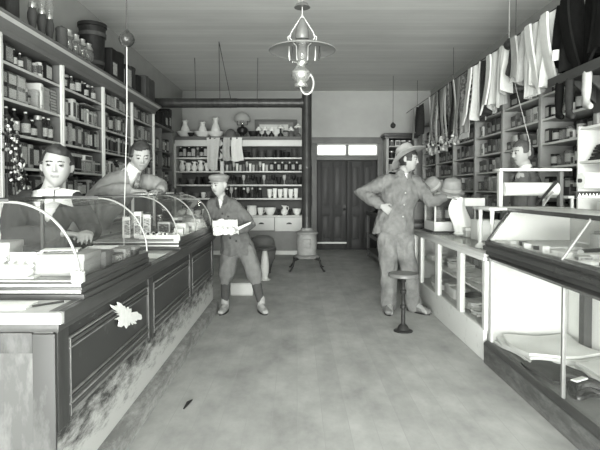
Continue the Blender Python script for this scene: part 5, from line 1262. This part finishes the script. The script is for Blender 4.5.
def person(label, c, J, skin, brow=None):
    """J: skeleton and clothes. Returns the parent empty."""
    t = thing('person', label, 'person', c)
    s = J.get('s', 1.)
    HM = headmat(*J['head'], s=J.get('hs', s)); HC = Vector(J['head'][0])
    sd = J['side']; tor = [V(*p) for p in J['torso']]
    b = MB()
    b.tube(tor, [(.15 * s, .095 * s), (.125 * s, .085 * s), (.145 * s, .095 * s), (.12 * s, .07 * s)][:len(tor)], 20, side=sd, round_=True)
    nb = V(*J['neck']); b.tube([tor[-1], nb, nb.lerp(HC, .55), HC + (HC - nb).normalized() * .0], [.085 * s, .06 * s, .054 * s, .05 * s], 18)
    ico(b, HM, headpt, 5)
    for sx in (-1, 1):
        M = HM @ Matrix.Translation((sx * .078, .012, .004)) @ Matrix.Rotation(sx * -.35, 4, 'Z')
        b.ball((0, 0, 0), (.011, .019, .032), 0, 12, 10, M) if False else ico(b, M @ Matrix.Diagonal((.013, .021, .033, 1)), lambda d: d, 3)
        b_ = HM @ V(sx * .031, -.078, .010)
        ico(b, Matrix.Translation(b_) @ Matrix.Scale(.0125 * J.get('hs', s), 4), lambda d: d, 3)
    for sh, el, wr in J['arms']:
        b.tube([V(*sh), V(*sh).lerp(V(*el), .5), V(*el), V(*el).lerp(V(*wr), .4), V(*wr)], [.052 * s, .046 * s, .038 * s, .038 * s, .026 * s], 14, round_=True)
    for h in J['hands']: hand(b, *h[:4], curl=h[4], s=h[5] if len(h) > 5 else s)
    for hp, kn, an, toe in J['legs']:
        b.tube([V(*hp), V(*hp).lerp(V(*kn), .5), V(*kn), V(*kn).lerp(V(*an), .35), V(*an)], [.085 * s, .07 * s, .05 * s, .052 * s, .034 * s], 14, round_=True)
        b.tube([V(*an), V(*an).lerp(V(*toe), .5), V(*toe)], [.034 * s, .035 * s, .025 * s], 10, round_=True)
    me = voxelize(b, .0048, 2)
    IM = HM.inverted()
    body = addmesh(me, 'body', [skin, EYEW, EYED, brow or HAIRM, J.get('lip', skin)], t)
    o = wpos(t); idx = []
    for p in me.polygons:
        q = IM @ (p.center + o); k = 0
        if q.y < -.055 and abs(q.z) < .12:
            ex = abs(q.x) - .031; ez = q.z - .009
            if (ex / .014) ** 2 + (ez / .0055) ** 2 < 1: k = 1 if abs(ex) > .0075 else 2
            elif abs(abs(q.x) - .030) < .019 and abs(q.z - .031 + .10 * abs(abs(q.x) - .03)) < .0034: k = 3
            elif abs(q.x) < .021 and -.058 < q.z < -.045: k = 4
        idx.append(k)
    me.polygons.foreach_set('material_index', idx)
    return t, HM
def hair(t, HM, mask, m, th=.014, name='hair', seed=0, rough=.5):
    b = MB(); q = bmesh.ops.create_icosphere(b.bm, subdivisions=5, radius=1)
    for v in q['verts']:
        d = v.co.normalized(); p = headpt(d); k = max(0., min(1., mask(p)))
        n_ = noise.noise(V(p.x * 55 + seed, p.y * 25, p.z * 55)) * rough
        off = -.010 + k * (th + .010 + .006 * n_)
        v.co = HM @ (p + p.normalized() * off)
    return part(b, name, m, t, ang=3)
def garb(t, name, tubes, m, voxel=.009, fold=.006, ffreq=9, cut=None, hem=None, lap=None):
    b = MB()
    for pts, rs, side in tubes: b.tube([V(*p) for p in pts], rs, 20, side=side, round_=True)
    me = voxelize(b, voxel, 3, fold, ffreq)
    if hem is not None:
        c0 = cut; cut = lambda c: c.z < hem + .012 * math.sin(c.x * 30) or (c0 is not None and c0(c))
    if cut:
        bm = bmesh.new(); bm.from_mesh(me)
        bmesh.ops.delete(bm, geom=[f for f in bm.faces if cut(f.calc_center_median())], context='FACES'); bm.to_mesh(me); bm.free()
    if lap:
        me.polygons.foreach_set('material_index', [1 if lap[0](p.center) else 0 for p in me.polygons])
        ob = addmesh(me, name, [m, lap[1]], t); return ob
    return addmesh(me, name, [m], t)
def shoe(t, an, toe, m, s=1., high=.0):
    a = V(*an); q = V(*toe); d = (q - a); d.z = 0; L = d.length; d.normalize(); w = V(-d.y, d.x, 0)
    b = MB(); h = a - d * .035 * s; h.z = .045 * s
    b.tube([h, h + d * .06 * s, h + d * .13 * s + V(0, 0, -.008 * s), h + d * .20 * s + V(0, 0, -.014 * s)], [(.036 * s, .040 * s), (.040 * s, .048 * s), (.046 * s, .034 * s), (.036 * s, .024 * s)], 16, side=w, round_=True)
    b.tube([V(a.x, a.y, .04 * s), V(a.x, a.y, .09 * s + high)], [.042 * s, .044 * s], 14, round_=True)
    zmin = .0
    me = voxelize(b, .006, 2, .002, 20)
    lo = min(v.co.z for v in me.vertices)
    for v in me.vertices: v.co.z = max(v.co.z - 0, .004)
    o = addmesh(me, 'shoe', [m], t)
    b = MB(); b.prism([(p.x, p.y) for p in [h + d * (.085 + .13 * math.cos(2 * PI * k / 20)) * s + w * .043 * s * math.sin(2 * PI * k / 20) for k in range(20)]], 0.0005, .014, 'z'); part(b, 'sole', IRON, o)

SK = mat('skin', .27, .55, .05, 20); SKP = mat('fair_skin', .33, .55, .04, 20); LIP = mat('lips', .18, .5, .05); LIPP = mat('fair_lips', .2, .5, .05)
SHIRTW = mat('white_shirt', .6, .8, .04, 20)

# --- man in a wide hat, hand on hip, other hand on the counter ---------------
DENIM = mat('work_jacket', .13, .9, .34, 11, bump=.5); DENIM2 = mat('work_trousers', .14, .9, .42, 8, bump=.5)
J = dict(head=((1.15, 5.15, 1.575), 1.05, .06, 0.05), side=(.98, -.15, 0), torso=[(1.03, 5.22, .9), (1.05, 5.22, 1.08), (1.08, 5.21, 1.26), (1.10, 5.21, 1.37)], neck=(1.105, 5.2, 1.45),
    arms=[((.93, 5.23, 1.355), (.675, 5.30, 1.235), (.86, 5.10, 1.115)), ((1.27, 5.2, 1.325), (1.375, 5.13, 1.145), (1.51, 5.12, 1.19))],
    hands=[((.865, 5.095, 1.11), (.75, .05, -.55), (.3, .9, -.2), (0, .2, 1), .55), ((1.515, 5.12, 1.195), (1, .05, .12), (.1, 0, -1), (0, -1, 0), .35)],
    legs=[((.94, 5.22, .86), (.945, 5.17, .48), (.955, 5.2, .09), (.95, 5.02, .03)), ((1.12, 5.22, .86), (1.16, 5.18, .48), (1.225, 5.2, .09), (1.31, 5.05, .03))], lip=LIP)
t, HM = person('man in work jacket and wide felt hat, one hand on hip, leaning on white counter', (1.06, 5.2, 0), J, SK)
hair(t, HM, lambda p: 1.2 if (p.y > .0 and p.z > -.055) or p.z > .055 else (.9 if abs(p.x) > .055 and p.z > -.01 and p.y > -.05 else 0), HAIRM, .012)
def neckcut(px, py, z0, w, h, fy):
    """opening of a coat: V of half width w at height z0+h narrowing to a point at z0"""
    def f(c):
        k = (c.z - z0) / h
        return k > 0 and abs(c.x - px) < w * min(1, k) and c.y < fy
    return f
garb(t, 'shirt', [([(1.08, 5.2, 1.25), (1.10, 5.205, 1.36), (1.105, 5.2, 1.425)], [(.13, .09), (.115, .08), (.066, .064)], (.98, -.15, 0))], SHIRTW, .006, .001)
garb(t, 'work_jacket', [
    ([(1.0, 5.22, .74), (1.01, 5.22, .86), (1.03, 5.22, 1.0), (1.05, 5.22, 1.10), (1.08, 5.21, 1.25), (1.10, 5.21, 1.36), (1.105, 5.20, 1.42)], [(.225, .175), (.212, .162), (.19, .14), (.172, .13), (.20, .14), (.17, .115), (.085, .08)], (.98, -.15, 0)),
    ([(.96, 5.23, 1.36), (.82, 5.27, 1.30), (.675, 5.30, 1.235), (.77, 5.20, 1.175), (.845, 5.115, 1.125)], [.085, .078, .072, .066, .052], None),
    ([(1.22, 5.21, 1.345), (1.31, 5.17, 1.25), (1.375, 5.13, 1.145), (1.45, 5.12, 1.17), (1.495, 5.12, 1.187)], [.085, .075, .068, .058, .048], None)], DENIM, .008, .014, 9, hem=.825,
    cut=neckcut(1.13, 5.2, 1.385, .032, .05, 5.17))
b = MB()
for s_ in (-1, 1):
    b.sheet(lambda u, v: (1.118 + s_ * (.012 + .070 * u + .0 * v), 5.115 + .10 * u * u - .012 * v, 1.435 - .055 * v + .02 * u - .012 * v * u), 8, 4, .008)
part(b, 'jacket_collar', DENIM, t)
b = MB()
for z in (1.35, 1.24, 1.12, 1.0): b.ball((1.095 + (z - 1.2) * .1, 5.065 + .05 * (z > 1.3), z), (.009, .006, .009), 0, 10, 6)
part(b, 'jacket_buttons', NICKEL, t)
garb(t, 'trousers', [([(1.0, 5.22, .84), (1.03, 5.22, .95)], [(.185, .13), (.17, .12)], (1, 0, 0)),
    ([(.945, 5.21, .84), (.945, 5.19, .65), (.95, 5.175, .46), (.955, 5.19, .28), (.957, 5.195, .07)], [.112, .10, .09, .082, .084], None),
    ([(1.105, 5.21, .84), (1.13, 5.2, .65), (1.165, 5.185, .46), (1.195, 5.195, .28), (1.22, 5.195, .07)], [.112, .10, .09, .082, .084], None)], DENIM2, .008, .016, 8)
SHOEM = mat('dusty_boots', .16, .6, .3, 20)
shoe(t, (.955, 5.2, .09), (.925, 5.0, .03), SHOEM, 1.12); shoe(t, (1.225, 5.2, .09), (1.34, 5.05, .03), SHOEM, 1.12)
# hat with turned brim
HT_ = HM @ Matrix.Translation((0, .020, .048)) @ Matrix.Rotation(-.62, 4, 'X')
b = MB()
def hatp(u, v):
    a = 2 * PI * u
    r = .098 + .088 * v; x = r * .92 * math.cos(a); y = r * 1.08 * math.sin(a)
    return (x, y, .028 * v * math.cos(2 * a) * .9 - .015 * v * (math.sin(a) > 0) * math.sin(a))
b.sheet(hatp, 48, 6, .005)
b.lathe([(.1, 0), (.097, .04), (.088, .085), (.07, .115), (.035, .122), (.0, .112)], n=36, sx=.92, sy=1.08, cap=False)
b.xf(HT_); HATM = mat('worn_felt_hat', .25, .9, .15, 16)
h = part(b, 'hat', HATM, t)
b = MB(); b.lathe([(.1015, .0), (.1005, .026), (.0985, .026), (.0995, .0)], n=36, sx=.92, sy=1.08, cap=False); b.xf(HT_); part(b, 'hat_band', mat('hat_ribbon', .16, .8), h)

# --- boy in a flat cap leaning on the end of the left counter ---------------
BC = mat('boy_coat', .10, .9, .3, 14, bump=.5); BK_ = mat('boy_breeches', .14, .9, .15, 16); STK = mat('dark_stockings', .06, .9, .15, 40)
J = dict(s=.82, hs=.97, head=((-.805, 5.16, 1.315), -.55, .10, -.05), side=(1, .1, 0), torso=[(-.615, 5.22, .70), (-.66, 5.22, .86), (-.72, 5.21, 1.02), (-.755, 5.2, 1.12)], neck=(-.785, 5.19, 1.205),
    arms=[((-.895, 5.2, 1.125), (-.915, 5.175, .945), (-.80, 5.045, .875)), ((-.615, 5.2, 1.085), (-.485, 5.19, .91), (-.59, 5.04, .865))],
    hands=[((-.80, 5.04, .872), (.8, -.3, -.15), (.1, .3, 1), (0, -1, .2), .35, .8), ((-.59, 5.035, .862), (-.8, -.35, .0), (0, .3, 1), (.0, -1, .3), .35, .8)],
    legs=[((-.70, 5.22, .66), (-.735, 5.17, .37), (-.752, 5.2, .08), (-.765, 5.07, .03)), ((-.53, 5.22, .66), (-.44, 5.17, .38), (-.375, 5.2, .08), (-.33, 5.06, .03))], lip=LIPP)
t, HM = person('boy in flat cap and double-breasted coat holding papers beside the left counter', (-.6, 5.2, 0), J, SKP)
hair(t, HM, lambda p: 1 if (p.y > .0 and p.z > -.05) or p.z > .06 else 0, mat('fair_hair', .16, .6, .4, 30), .009)
garb(t, 'shirt', [([(-.73, 5.19, 1.03), (-.755, 5.195, 1.11), (-.778, 5.19, 1.165)], [(.105, .075), (.09, .066), (.055, .052)], (1, .1, 0))], SHIRTW, .006, .001)
garb(t, 'coat', [([(-.61, 5.22, .50), (-.62, 5.22, .615), (-.635, 5.22, .72), (-.665, 5.22, .86), (-.715, 5.21, 1.02), (-.755, 5.2, 1.12), (-.775, 5.19, 1.165)], [(.20, .145), (.19, .14), (.165, .125), (.142, .11), (.155, .11), (.135, .09), (.075, .065)], (1, .1, 0)),
    ([(-.87, 5.2, 1.125), (-.905, 5.19, 1.04), (-.915, 5.175, .945), (-.86, 5.11, .905), (-.815, 5.06, .88)], [.068, .064, .06, .055, .045], None),
    ([(-.64, 5.2, 1.09), (-.55, 5.2, 1.0), (-.485, 5.19, .91), (-.54, 5.11, .885), (-.58, 5.055, .868)], [.068, .064, .06, .055, .045], None)], BC, .008, .010, 10, hem=.60,
    cut=neckcut(-.785, 5.2, 1.075, .03, .10, 5.165), lap=(neckcut(-.785, 5.2, 1.055, .07, .09, 5.17), mat('boy_collar', .065)))
b = MB()
for s_ in (-1, 1):
    b.sheet(lambda u, v: (-.772 + s_ * (.012 + .030 * v + .035 * u * (1 - .5 * v)) + .03 * (1 - v) * 0 + .02 * (1 - v) * -.5, 5.10 - .008 * v + .05 * (1 - v) * u + .02 * (1 - v), 1.065 + .14 * v - .01 * u), 4, 8, .008)
part(b, 'lapels', mat('boy_collar', .065, .9), t)
b = MB()
for (x, z) in ((-.76, 1.03), (-.70, 1.0), (-.735, .95), (-.67, .92), (-.62, .75), (-.68, .78)): b.ball((x, 5.085, z), (.010, .006, .010), 0, 10, 6)
part(b, 'coat_buttons', IRON, t)
garb(t, 'breeches', [([(-.625, 5.22, .66), (-.62, 5.22, .75)], [(.145, .11), (.13, .1)], (1, 0, 0)), ([(-.695, 5.21, .66), (-.715, 5.195, .52), (-.738, 5.175, .38), (-.742, 5.175, .335)], [.09, .09, .08, .062], None),
    ([(-.54, 5.21, .66), (-.485, 5.195, .52), (-.44, 5.175, .38), (-.43, 5.175, .335)], [.09, .09, .08, .062], None)], BK_, .008, .010, 10)
for kn, an in (((-.738, 5.175, .36), (-.752, 5.2, .1)), ((-.437, 5.175, .36), (-.378, 5.2, .1))):
    k_, a_ = V(*kn), V(*an); garb(t, 'stocking', [([k_, k_.lerp(a_, .35), a_], [.048, .052, .038], None)], STK, .006, .002, 18)
BOOT = mat('pale_dusty_boots', .28, .7, .2, 20)
shoe(t, (-.752, 5.2, .08), (-.775, 5.03, .03), BOOT, .98, .05); shoe(t, (-.375, 5.2, .08), (-.32, 5.05, .03), BOOT, .98, .05)
CM = HM @ Matrix.Translation((0, .01, .048)) @ Matrix.Rotation(-.10, 4, 'X')
b = MB(); b.lathe([(.088, -.014), (.093, .0), (.098, .012), (.112, .03), (.110, .052), (.08, .070), (.03, .077), (0, .078)], n=30, sx=.92, sy=1.08, cap=False)
b.sheet(lambda u, v: ((.086 + .0 * v) * math.cos(PI + PI * (.12 + .76 * u)) * (1 - .05 * v), (.1 + .045 * v * math.sin(PI * u) ** .6) * math.sin(PI + PI * (.12 + .76 * u)), .002 - .014 * v), 16, 5, .006)
b.xf(CM); part(b, 'flat_cap', mat('boy_cap', .2, .9, .15, 30), t)
def crumple(c, w, d, rz, tilt, seed, amp=.02):
    b = MB(); b.sheet(lambda u, v: ((u - .5) * w, (v - .5) * d, amp * noise.noise(V(u * 4 + seed, v * 4, 1)) + amp * .6 * noise.noise(V(u * 9, v * 9, seed))), 16, 12, .004)
    b.xf(Matrix.Translation(c) @ Matrix.Rotation(rz, 4, 'Z') @ Matrix.Rotation(tilt, 4, 'X')); return b
solo(crumple((-.715, 4.985, .90), .25, .19, .25, .85, 2, .04), 'newspaper', mat('newsprint', .66, .8, .05, v2=.5, thr=.6, scale=30), 'crumpled white paper in the hands of the boy', 'paper', (-.71, 4.985, .905))
b = MB(); b.prism([(-.60, .86), (-.47, .93), (-.455, .955), (-.60, .895)], 5.0, 5.012); solo(b, 'card', PAPER2, 'stiff grey card sticking out of the boy\'s papers', 'card', (-.53, 5.0, .9))

# --- young clerk behind the near showcase -----------------------------------
JK = mat('dark_jacket', .03, .9, .2, 20)
J = dict(head=((-1.535, 3.2, 1.415), .32, .02, .03), hs=1.12, side=(.93, .37, 0), torso=[(-1.74, 3.34, .86), (-1.72, 3.30, 1.0), (-1.66, 3.26, 1.12), (-1.62, 3.24, 1.20)], neck=(-1.575, 3.215, 1.275),
    arms=[((-1.79, 3.16, 1.165), (-1.71, 2.99, .99), (-1.44, 3.03, 1.005)), ((-1.45, 3.30, 1.185), (-1.37, 3.34, .985), (-1.32, 3.16, 1.0))],
    hands=[((-1.43, 3.035, 1.005), (1, .08, -.05), (0, 0, -1), (0, 1, .2), .5), ((-1.315, 3.15, 1.0), (.25, -.9, -.05), (-.2, 0, -1), (-1, 0, .2), .5)],
    legs=[((-1.82, 3.30, .84), (-1.82, 3.26, .46), (-1.83, 3.28, .08), (-1.72, 3.2, .03)), ((-1.66, 3.40, .84), (-1.65, 3.38, .46), (-1.66, 3.42, .08), (-1.56, 3.35, .03))], lip=LIPP)
t, HM = person('young clerk in dark jacket and wide white collar behind the near showcase', (-1.72, 3.3, 0), J, SKP)
hair(t, HM, lambda p: 1.15 if (p.y > .005 and p.z > -.045) else max(0, min(1, (p.z - .066 + .20 * p.x) / .016)) if p.y < -.03 or p.z > .03 else (1 if p.z > .012 and abs(p.x) > .058 else 0), HAIRM, .019, rough=1.1)
garb(t, 'shirt', [([(-1.67, 3.26, 1.08), (-1.62, 3.24, 1.19), (-1.585, 3.22, 1.235)], [(.14, .10), (.12, .085), (.07, .066)], (.93, .37, 0))], SHIRTW, .006, .001)
def vcut(o, dr, z0, w, h):
    o = V(*o); dr = V(*dr).normalized(); si = V(-dr.y, dr.x, 0)
    def f(c):
        k = (c.z - z0) / h; q = c - o
        return k > 0 and abs(q.dot(si)) < w * min(1, k) and q.dot(dr) > .0
    return f
garb(t, 'jacket', [([(-1.74, 3.34, .84), (-1.72, 3.30, 1.0), (-1.66, 3.26, 1.12), (-1.625, 3.24, 1.20), (-1.595, 3.225, 1.245)], [(.185, .14), (.17, .13), (.19, .13), (.165, .105), (.09, .08)], (.93, .37, 0)),
    ([(-1.77, 3.17, 1.165), (-1.745, 3.07, 1.07), (-1.71, 2.995, .99), (-1.58, 3.01, 1.0), (-1.47, 3.03, 1.005)], [.08, .074, .068, .06, .048], None),
    ([(-1.47, 3.29, 1.185), (-1.41, 3.33, 1.08), (-1.37, 3.34, .985), (-1.345, 3.26, .995), (-1.325, 3.18, 1.0)], [.08, .072, .066, .06, .048], None)], JK, .008, .006, 11,
    cut=vcut((-1.61, 3.23, 1.2), (.37, -.93, 0), 1.06, .085, .14))
b = MB()
for s_ in (-1, 1):
    b.sheet(lambda u, v: (-1.545 + s_ * .005 + s_ * (.13 - .0 * v) * u * .93 + .37 * (.035 - .10 * u * u + .035 * v) , 3.165 + s_ * .13 * u * .37 - .93 * (.0 - .11 * u * u + .045 * v) + .0, 1.285 - .02 * u - .085 * v - .03 * v * u), 8, 5, .006)
part(b, 'white_collar', PAPER, t)
b = MB()
for s_ in (-1, 1): b.tube([(-1.53, 3.135, 1.275), (-1.53 + s_ * .033, 3.135 + s_ * .012, 1.281)], [(.006, .006), (.016, .008)], 8, round_=True)
part(b, 'bow_tie', PAPER2, t)
garb(t, 'trousers', [([(-1.74, 3.35, .8), (-1.74, 3.34, .9)], [(.165, .12), (.16, .115)], (.93, .37, 0)), ([(-1.82, 3.30, .82), (-1.82, 3.26, .46), (-1.83, 3.28, .07)], [.1, .085, .08], None), ([(-1.66, 3.40, .82), (-1.65, 3.38, .46), (-1.66, 3.42, .07)], [.1, .085, .08], None)], JK, .01, .006)
shoe(t, (-1.83, 3.28, .08), (-1.72, 3.2, .03), IRON); shoe(t, (-1.66, 3.42, .08), (-1.56, 3.35, .03), IRON)

# --- clerk leaning over the farther showcase, writing --------------------------
GJ = mat('grey_jacket', .23, .9, .15, 18, bump=.1)
J = dict(head=((-1.285, 4.12, 1.545), .45, .34, .0), hs=1.04, side=(.64, .77, 0), torso=[(-1.80, 4.32, .92), (-1.72, 4.29, 1.08), (-1.55, 4.23, 1.25), (-1.44, 4.19, 1.345)], neck=(-1.365, 4.155, 1.42),
    arms=[((-1.53, 4.08, 1.33), (-1.575, 3.99, 1.20), (-1.31, 3.97, 1.262)), ((-1.28, 4.35, 1.33), (-1.20, 4.44, 1.285), (-1.165, 4.26, 1.262))],
    hands=[((-1.30, 3.975, 1.262), (.85, .5, .0), (0, .1, -1), (-.3, .9, .2), .75), ((-1.165, 4.25, 1.262), (-.2, -.95, -.02), (0, 0, -1), (-1, 0, .2), .4)],
    legs=[((-1.86, 4.24, .9), (-1.84, 4.2, .48), (-1.86, 4.22, .08), (-1.74, 4.16, .03)), ((-1.74, 4.40, .9), (-1.72, 4.4, .48), (-1.74, 4.42, .08), (-1.62, 4.38, .03))], lip=LIP)
t, HM = person('dark-haired clerk in grey jacket writing on top of farther showcase', (-1.75, 4.3, 0), J, SK)
hair(t, HM, lambda p: 1.2 if (p.y > .005 and p.z > -.06) or p.z > .062 + .01 * (p.x > 0) or (abs(p.x) > .058 and p.z > .0 and p.y > -.045) else 0, HAIRM, .017, rough=.6)
garb(t, 'shirt', [([(-1.58, 4.23, 1.22), (-1.45, 4.185, 1.335), (-1.365, 4.155, 1.42)], [(.13, .095), (.12, .085), (.066, .064)], (.64, .77, 0)), ([(-1.37, 4.16, 1.405), (-1.347, 4.147, 1.45)], [.066, .064], None)], SHIRTW, .006, .001)
garb(t, 'jacket', [([(-1.82, 4.33, .86), (-1.73, 4.29, 1.07), (-1.56, 4.23, 1.24), (-1.45, 4.19, 1.335), (-1.39, 4.165, 1.385)], [(.185, .14), (.175, .13), (.19, .13), (.17, .105), (.09, .08)], (.64, .77, 0)),
    ([(-1.51, 4.10, 1.335), (-1.56, 4.04, 1.27), (-1.58, 3.99, 1.225), (-1.45, 3.975, 1.27), (-1.345, 3.97, 1.275)], [.08, .072, .066, .055, .044], None),
    ([(-1.30, 4.33, 1.335), (-1.235, 4.40, 1.315), (-1.20, 4.43, 1.30), (-1.18, 4.35, 1.285), (-1.165, 4.285, 1.275)], [.08, .072, .066, .055, .044], None)], GJ, .008, .006, 11,
    cut=vcut((-1.44, 4.19, 1.3), (.77, -.64, 0), 1.25, .045, .15), lap=(vcut((-1.44, 4.19, 1.3), (.77, -.64, 0), 1.235, .085, .12), mat('jacket_lapel', .17, .9, .15, 18)))
b = MB(); b.tube([(-1.292, 4.092, 1.41), (-1.298, 4.098, 1.38), (-1.315, 4.105, 1.30), (-1.36, 4.13, 1.235)], [(.014, .008), (.016, .008), (.026, .006), (.03, .006)], 8, side=(.64, .77, 0)); part(b, 'necktie', mat('striped_tie', .12, .7, v2=.3, thr=.5, scale=40), t)
garb(t, 'trousers', [([(-1.80, 4.33, .84), (-1.80, 4.32, .94)], [(.165, .12), (.16, .115)], (.64, .77, 0)), ([(-1.86, 4.24, .88), (-1.84, 4.2, .48), (-1.86, 4.22, .07)], [.1, .085, .08], None), ([(-1.74, 4.40, .88), (-1.72, 4.4, .48), (-1.74, 4.42, .07)], [.1, .085, .08], None)], JK, .01, .006)
shoe(t, (-1.86, 4.22, .08), (-1.74, 4.16, .03), IRON); shoe(t, (-1.74, 4.42, .08), (-1.62, 4.38, .03), IRON)
b = MB(); b.box(-1.34, -1.16, 4.02, 4.38, 1.2335, 1.241, bev=.002); solo(b, 'writing_pad', PAPER, 'white pad under the hands of the writing clerk on farther showcase', 'pad', (-1.25, 4.2, 1.2335))
b = MB(); b.box(-1.30, -1.16, 4.48, 4.72, 1.2335, 1.25, bev=.002); solo(b, 'ledger', PAPER2, 'pale ledger lying past the pad on farther showcase', 'ledger', (-1.23, 4.6, 1.2335))
b = MB(); b.lathe([(.035, 0), (.04, .02), (.038, .05), (.02, .055), (.02, .065)], (-1.20, 4.82, 1.2335), 16); solo(b, 'inkwell', IRON, 'dark inkwell beyond the ledger on farther showcase', 'inkwell', (-1.20, 4.82, 1.2335))

# --- clerk in profile behind the right counter --------------------------------
VEST = mat('dark_vest', .10, .9, .15, 20); SLV = mat('grey_sleeves', .17, .9, .15, 18)
J = dict(head=((2.20, 4.9, 1.622), -1.35, .06, .0), hs=1.08, side=(.62, .78, 0), torso=[(2.26, 4.90, .92), (2.26, 4.90, 1.1), (2.245, 4.89, 1.28), (2.24, 4.89, 1.39)], neck=(2.235, 4.895, 1.475),
    arms=[((2.12, 4.74, 1.39), (2.10, 4.70, 1.12), (2.11, 4.64, .92)), ((2.345, 5.04, 1.39), (2.33, 5.03, 1.12), (2.2, 5.0, .95))],
    hands=[((2.11, 4.64, .915), (-.4, -.3, -.8), (.5, .6, -.3), (-.5, .4, 0), .3), ((2.19, 5.0, .945), (-.6, -.1, -.7), (.4, .1, -.6), (-.5, .4, 0), .3)],
    legs=[((2.22, 4.82, .88), (2.2, 4.8, .48), (2.22, 4.8, .08), (2.1, 4.75, .03)), ((2.31, 4.98, .88), (2.29, 4.97, .48), (2.3, 4.98, .08), (2.2, 4.92, .03))], lip=LIP)
t, HM = person('clerk in dark vest seen in profile behind the paper roll on the right', (2.26, 4.9, 0), J, SKP)
hair(t, HM, lambda p: 1.1 if (p.y > .01 and p.z > -.05) or p.z > .065 or (abs(p.x) > .055 and p.z > .005 and p.y > -.035) else 0, mat('brown_hair', .07, .5, .4, 30, (1, 1, .4)), .014, rough=.6)
garb(t, 'shirt', [([(2.245, 4.89, 1.2), (2.24, 4.89, 1.39), (2.235, 4.895, 1.48)], [(.14, .10), (.13, .085), (.07, .066)], (.62, .78, 0))], SHIRTW, .006, .001)
garb(t, 'vest', [([(2.26, 4.9, .9), (2.26, 4.9, 1.1), (2.245, 4.89, 1.27), (2.24, 4.89, 1.38), (2.237, 4.893, 1.44)], [(.19, .15), (.185, .145), (.205, .15), (.18, .12), (.095, .085)], (.62, .78, 0)),
    ([(2.14, 4.76, 1.385), (2.105, 4.715, 1.26), (2.10, 4.70, 1.12), (2.105, 4.67, 1.02), (2.112, 4.65, .945)], [.075, .07, .064, .055, .045], None),
    ([(2.325, 5.02, 1.385), (2.34, 5.03, 1.26), (2.33, 5.03, 1.12), (2.26, 5.01, 1.03), (2.21, 5.0, .965)], [.075, .07, .064, .055, .045], None)], VEST, .008, .005, 11,
    cut=vcut((2.24, 4.89, 1.4), (-.78, -.62, 0), 1.34, .06, .12))
garb(t, 'trousers', [([(2.26, 4.9, .82), (2.26, 4.9, .94)], [(.155, .12), (.15, .115)], (.62, .78, 0)), ([(2.22, 4.82, .86), (2.2, 4.8, .48), (2.22, 4.8, .07)], [.095, .085, .075], None), ([(2.31, 4.98, .86), (2.29, 4.97, .48), (2.3, 4.98, .07)], [.095, .085, .075], None)], JK, .01, .006)
shoe(t, (2.22, 4.8, .08), (2.1, 4.75, .03), IRON); shoe(t, (2.3, 4.98, .08), (2.2, 4.92, .03), IRON)

bpy.data.scenes.remove(TMP)
# ------------------------------------------------------------------ light: daylight through the shop front, with added fill lamps
W = bpy.data.worlds.new('World'); SC.world = W; W.use_nodes = True
bg = W.node_tree.nodes['Background']; bg.inputs['Color'].default_value = (.985, 1, .97, 1); bg.inputs['Strength'].default_value = 1.0
def area(name, loc, rot, sx, sy, p, spread=PI):
    l = bpy.data.lights.new(name, 'AREA'); l.shape = 'RECTANGLE'; l.size = sx; l.size_y = sy; l.energy = p; l.color = (.985, 1, .97); l.spread = spread
    o = bpy.data.objects.new(name, l); COL.objects.link(o); o.location = loc; o.rotation_euler = rot; return o
area('window_daylight_left', (-1.45, -1.45, 1.7), (PI / 2, 0, 0), 1.7, 2.8, 22)
area('window_daylight_right', (1.85, -1.45, 1.7), (PI / 2, 0, 0), 1.7, 2.8, 75)
area('door_daylight', (.18, -1.45, 1.6), (PI / 2, 0, 0), 1.3, 3.0, 50)
# unseen lamp added low outside, aimed upward to lift the ceiling
area('ceiling_fill', (.2, -1.5, .35), (PI / 2 + math.radians(20), 0, 0), 5.0, .6, 170, math.radians(110))
s = bpy.data.lights.new('low_sun', 'SUN'); s.energy = 2.3; s.angle = .95; s.color = (.985, 1, .97)
so = bpy.data.objects.new('low_sun', s); COL.objects.link(so); so.rotation_euler = (math.radians(88), 0, math.radians(-26))

s = bpy.data.lights.new('back_fill_sun', 'SUN'); s.energy = 2.2; s.angle = .36; s.color = (.985, 1, .97)  # second sun, added to brighten the back of the room
so = bpy.data.objects.new('back_fill_sun', s); COL.objects.link(so); so.rotation_euler = (math.radians(87), 0, math.radians(-4))
# ------------------------------------------------------------------ camera
cam = bpy.data.cameras.new('Camera'); co = bpy.data.objects.new('Camera', cam); COL.objects.link(co)
co.location = (0, 0, H); cam.sensor_width = 36; cam.lens = 36 * 500 / 600
TILT = math.radians(1.5)
co.rotation_euler = (PI / 2 - TILT, 0, 0); cam.shift_x = 3 / 600; cam.shift_y = -(35 - 500 * math.tan(TILT)) / 600
cam.clip_start = .05; SC.camera = co
SC.view_settings.view_transform = 'Standard'; SC.view_settings.look = 'None'; SC.view_settings.exposure = .48; SC.view_settings.gamma = 1
SC.view_settings.use_curve_mapping = False
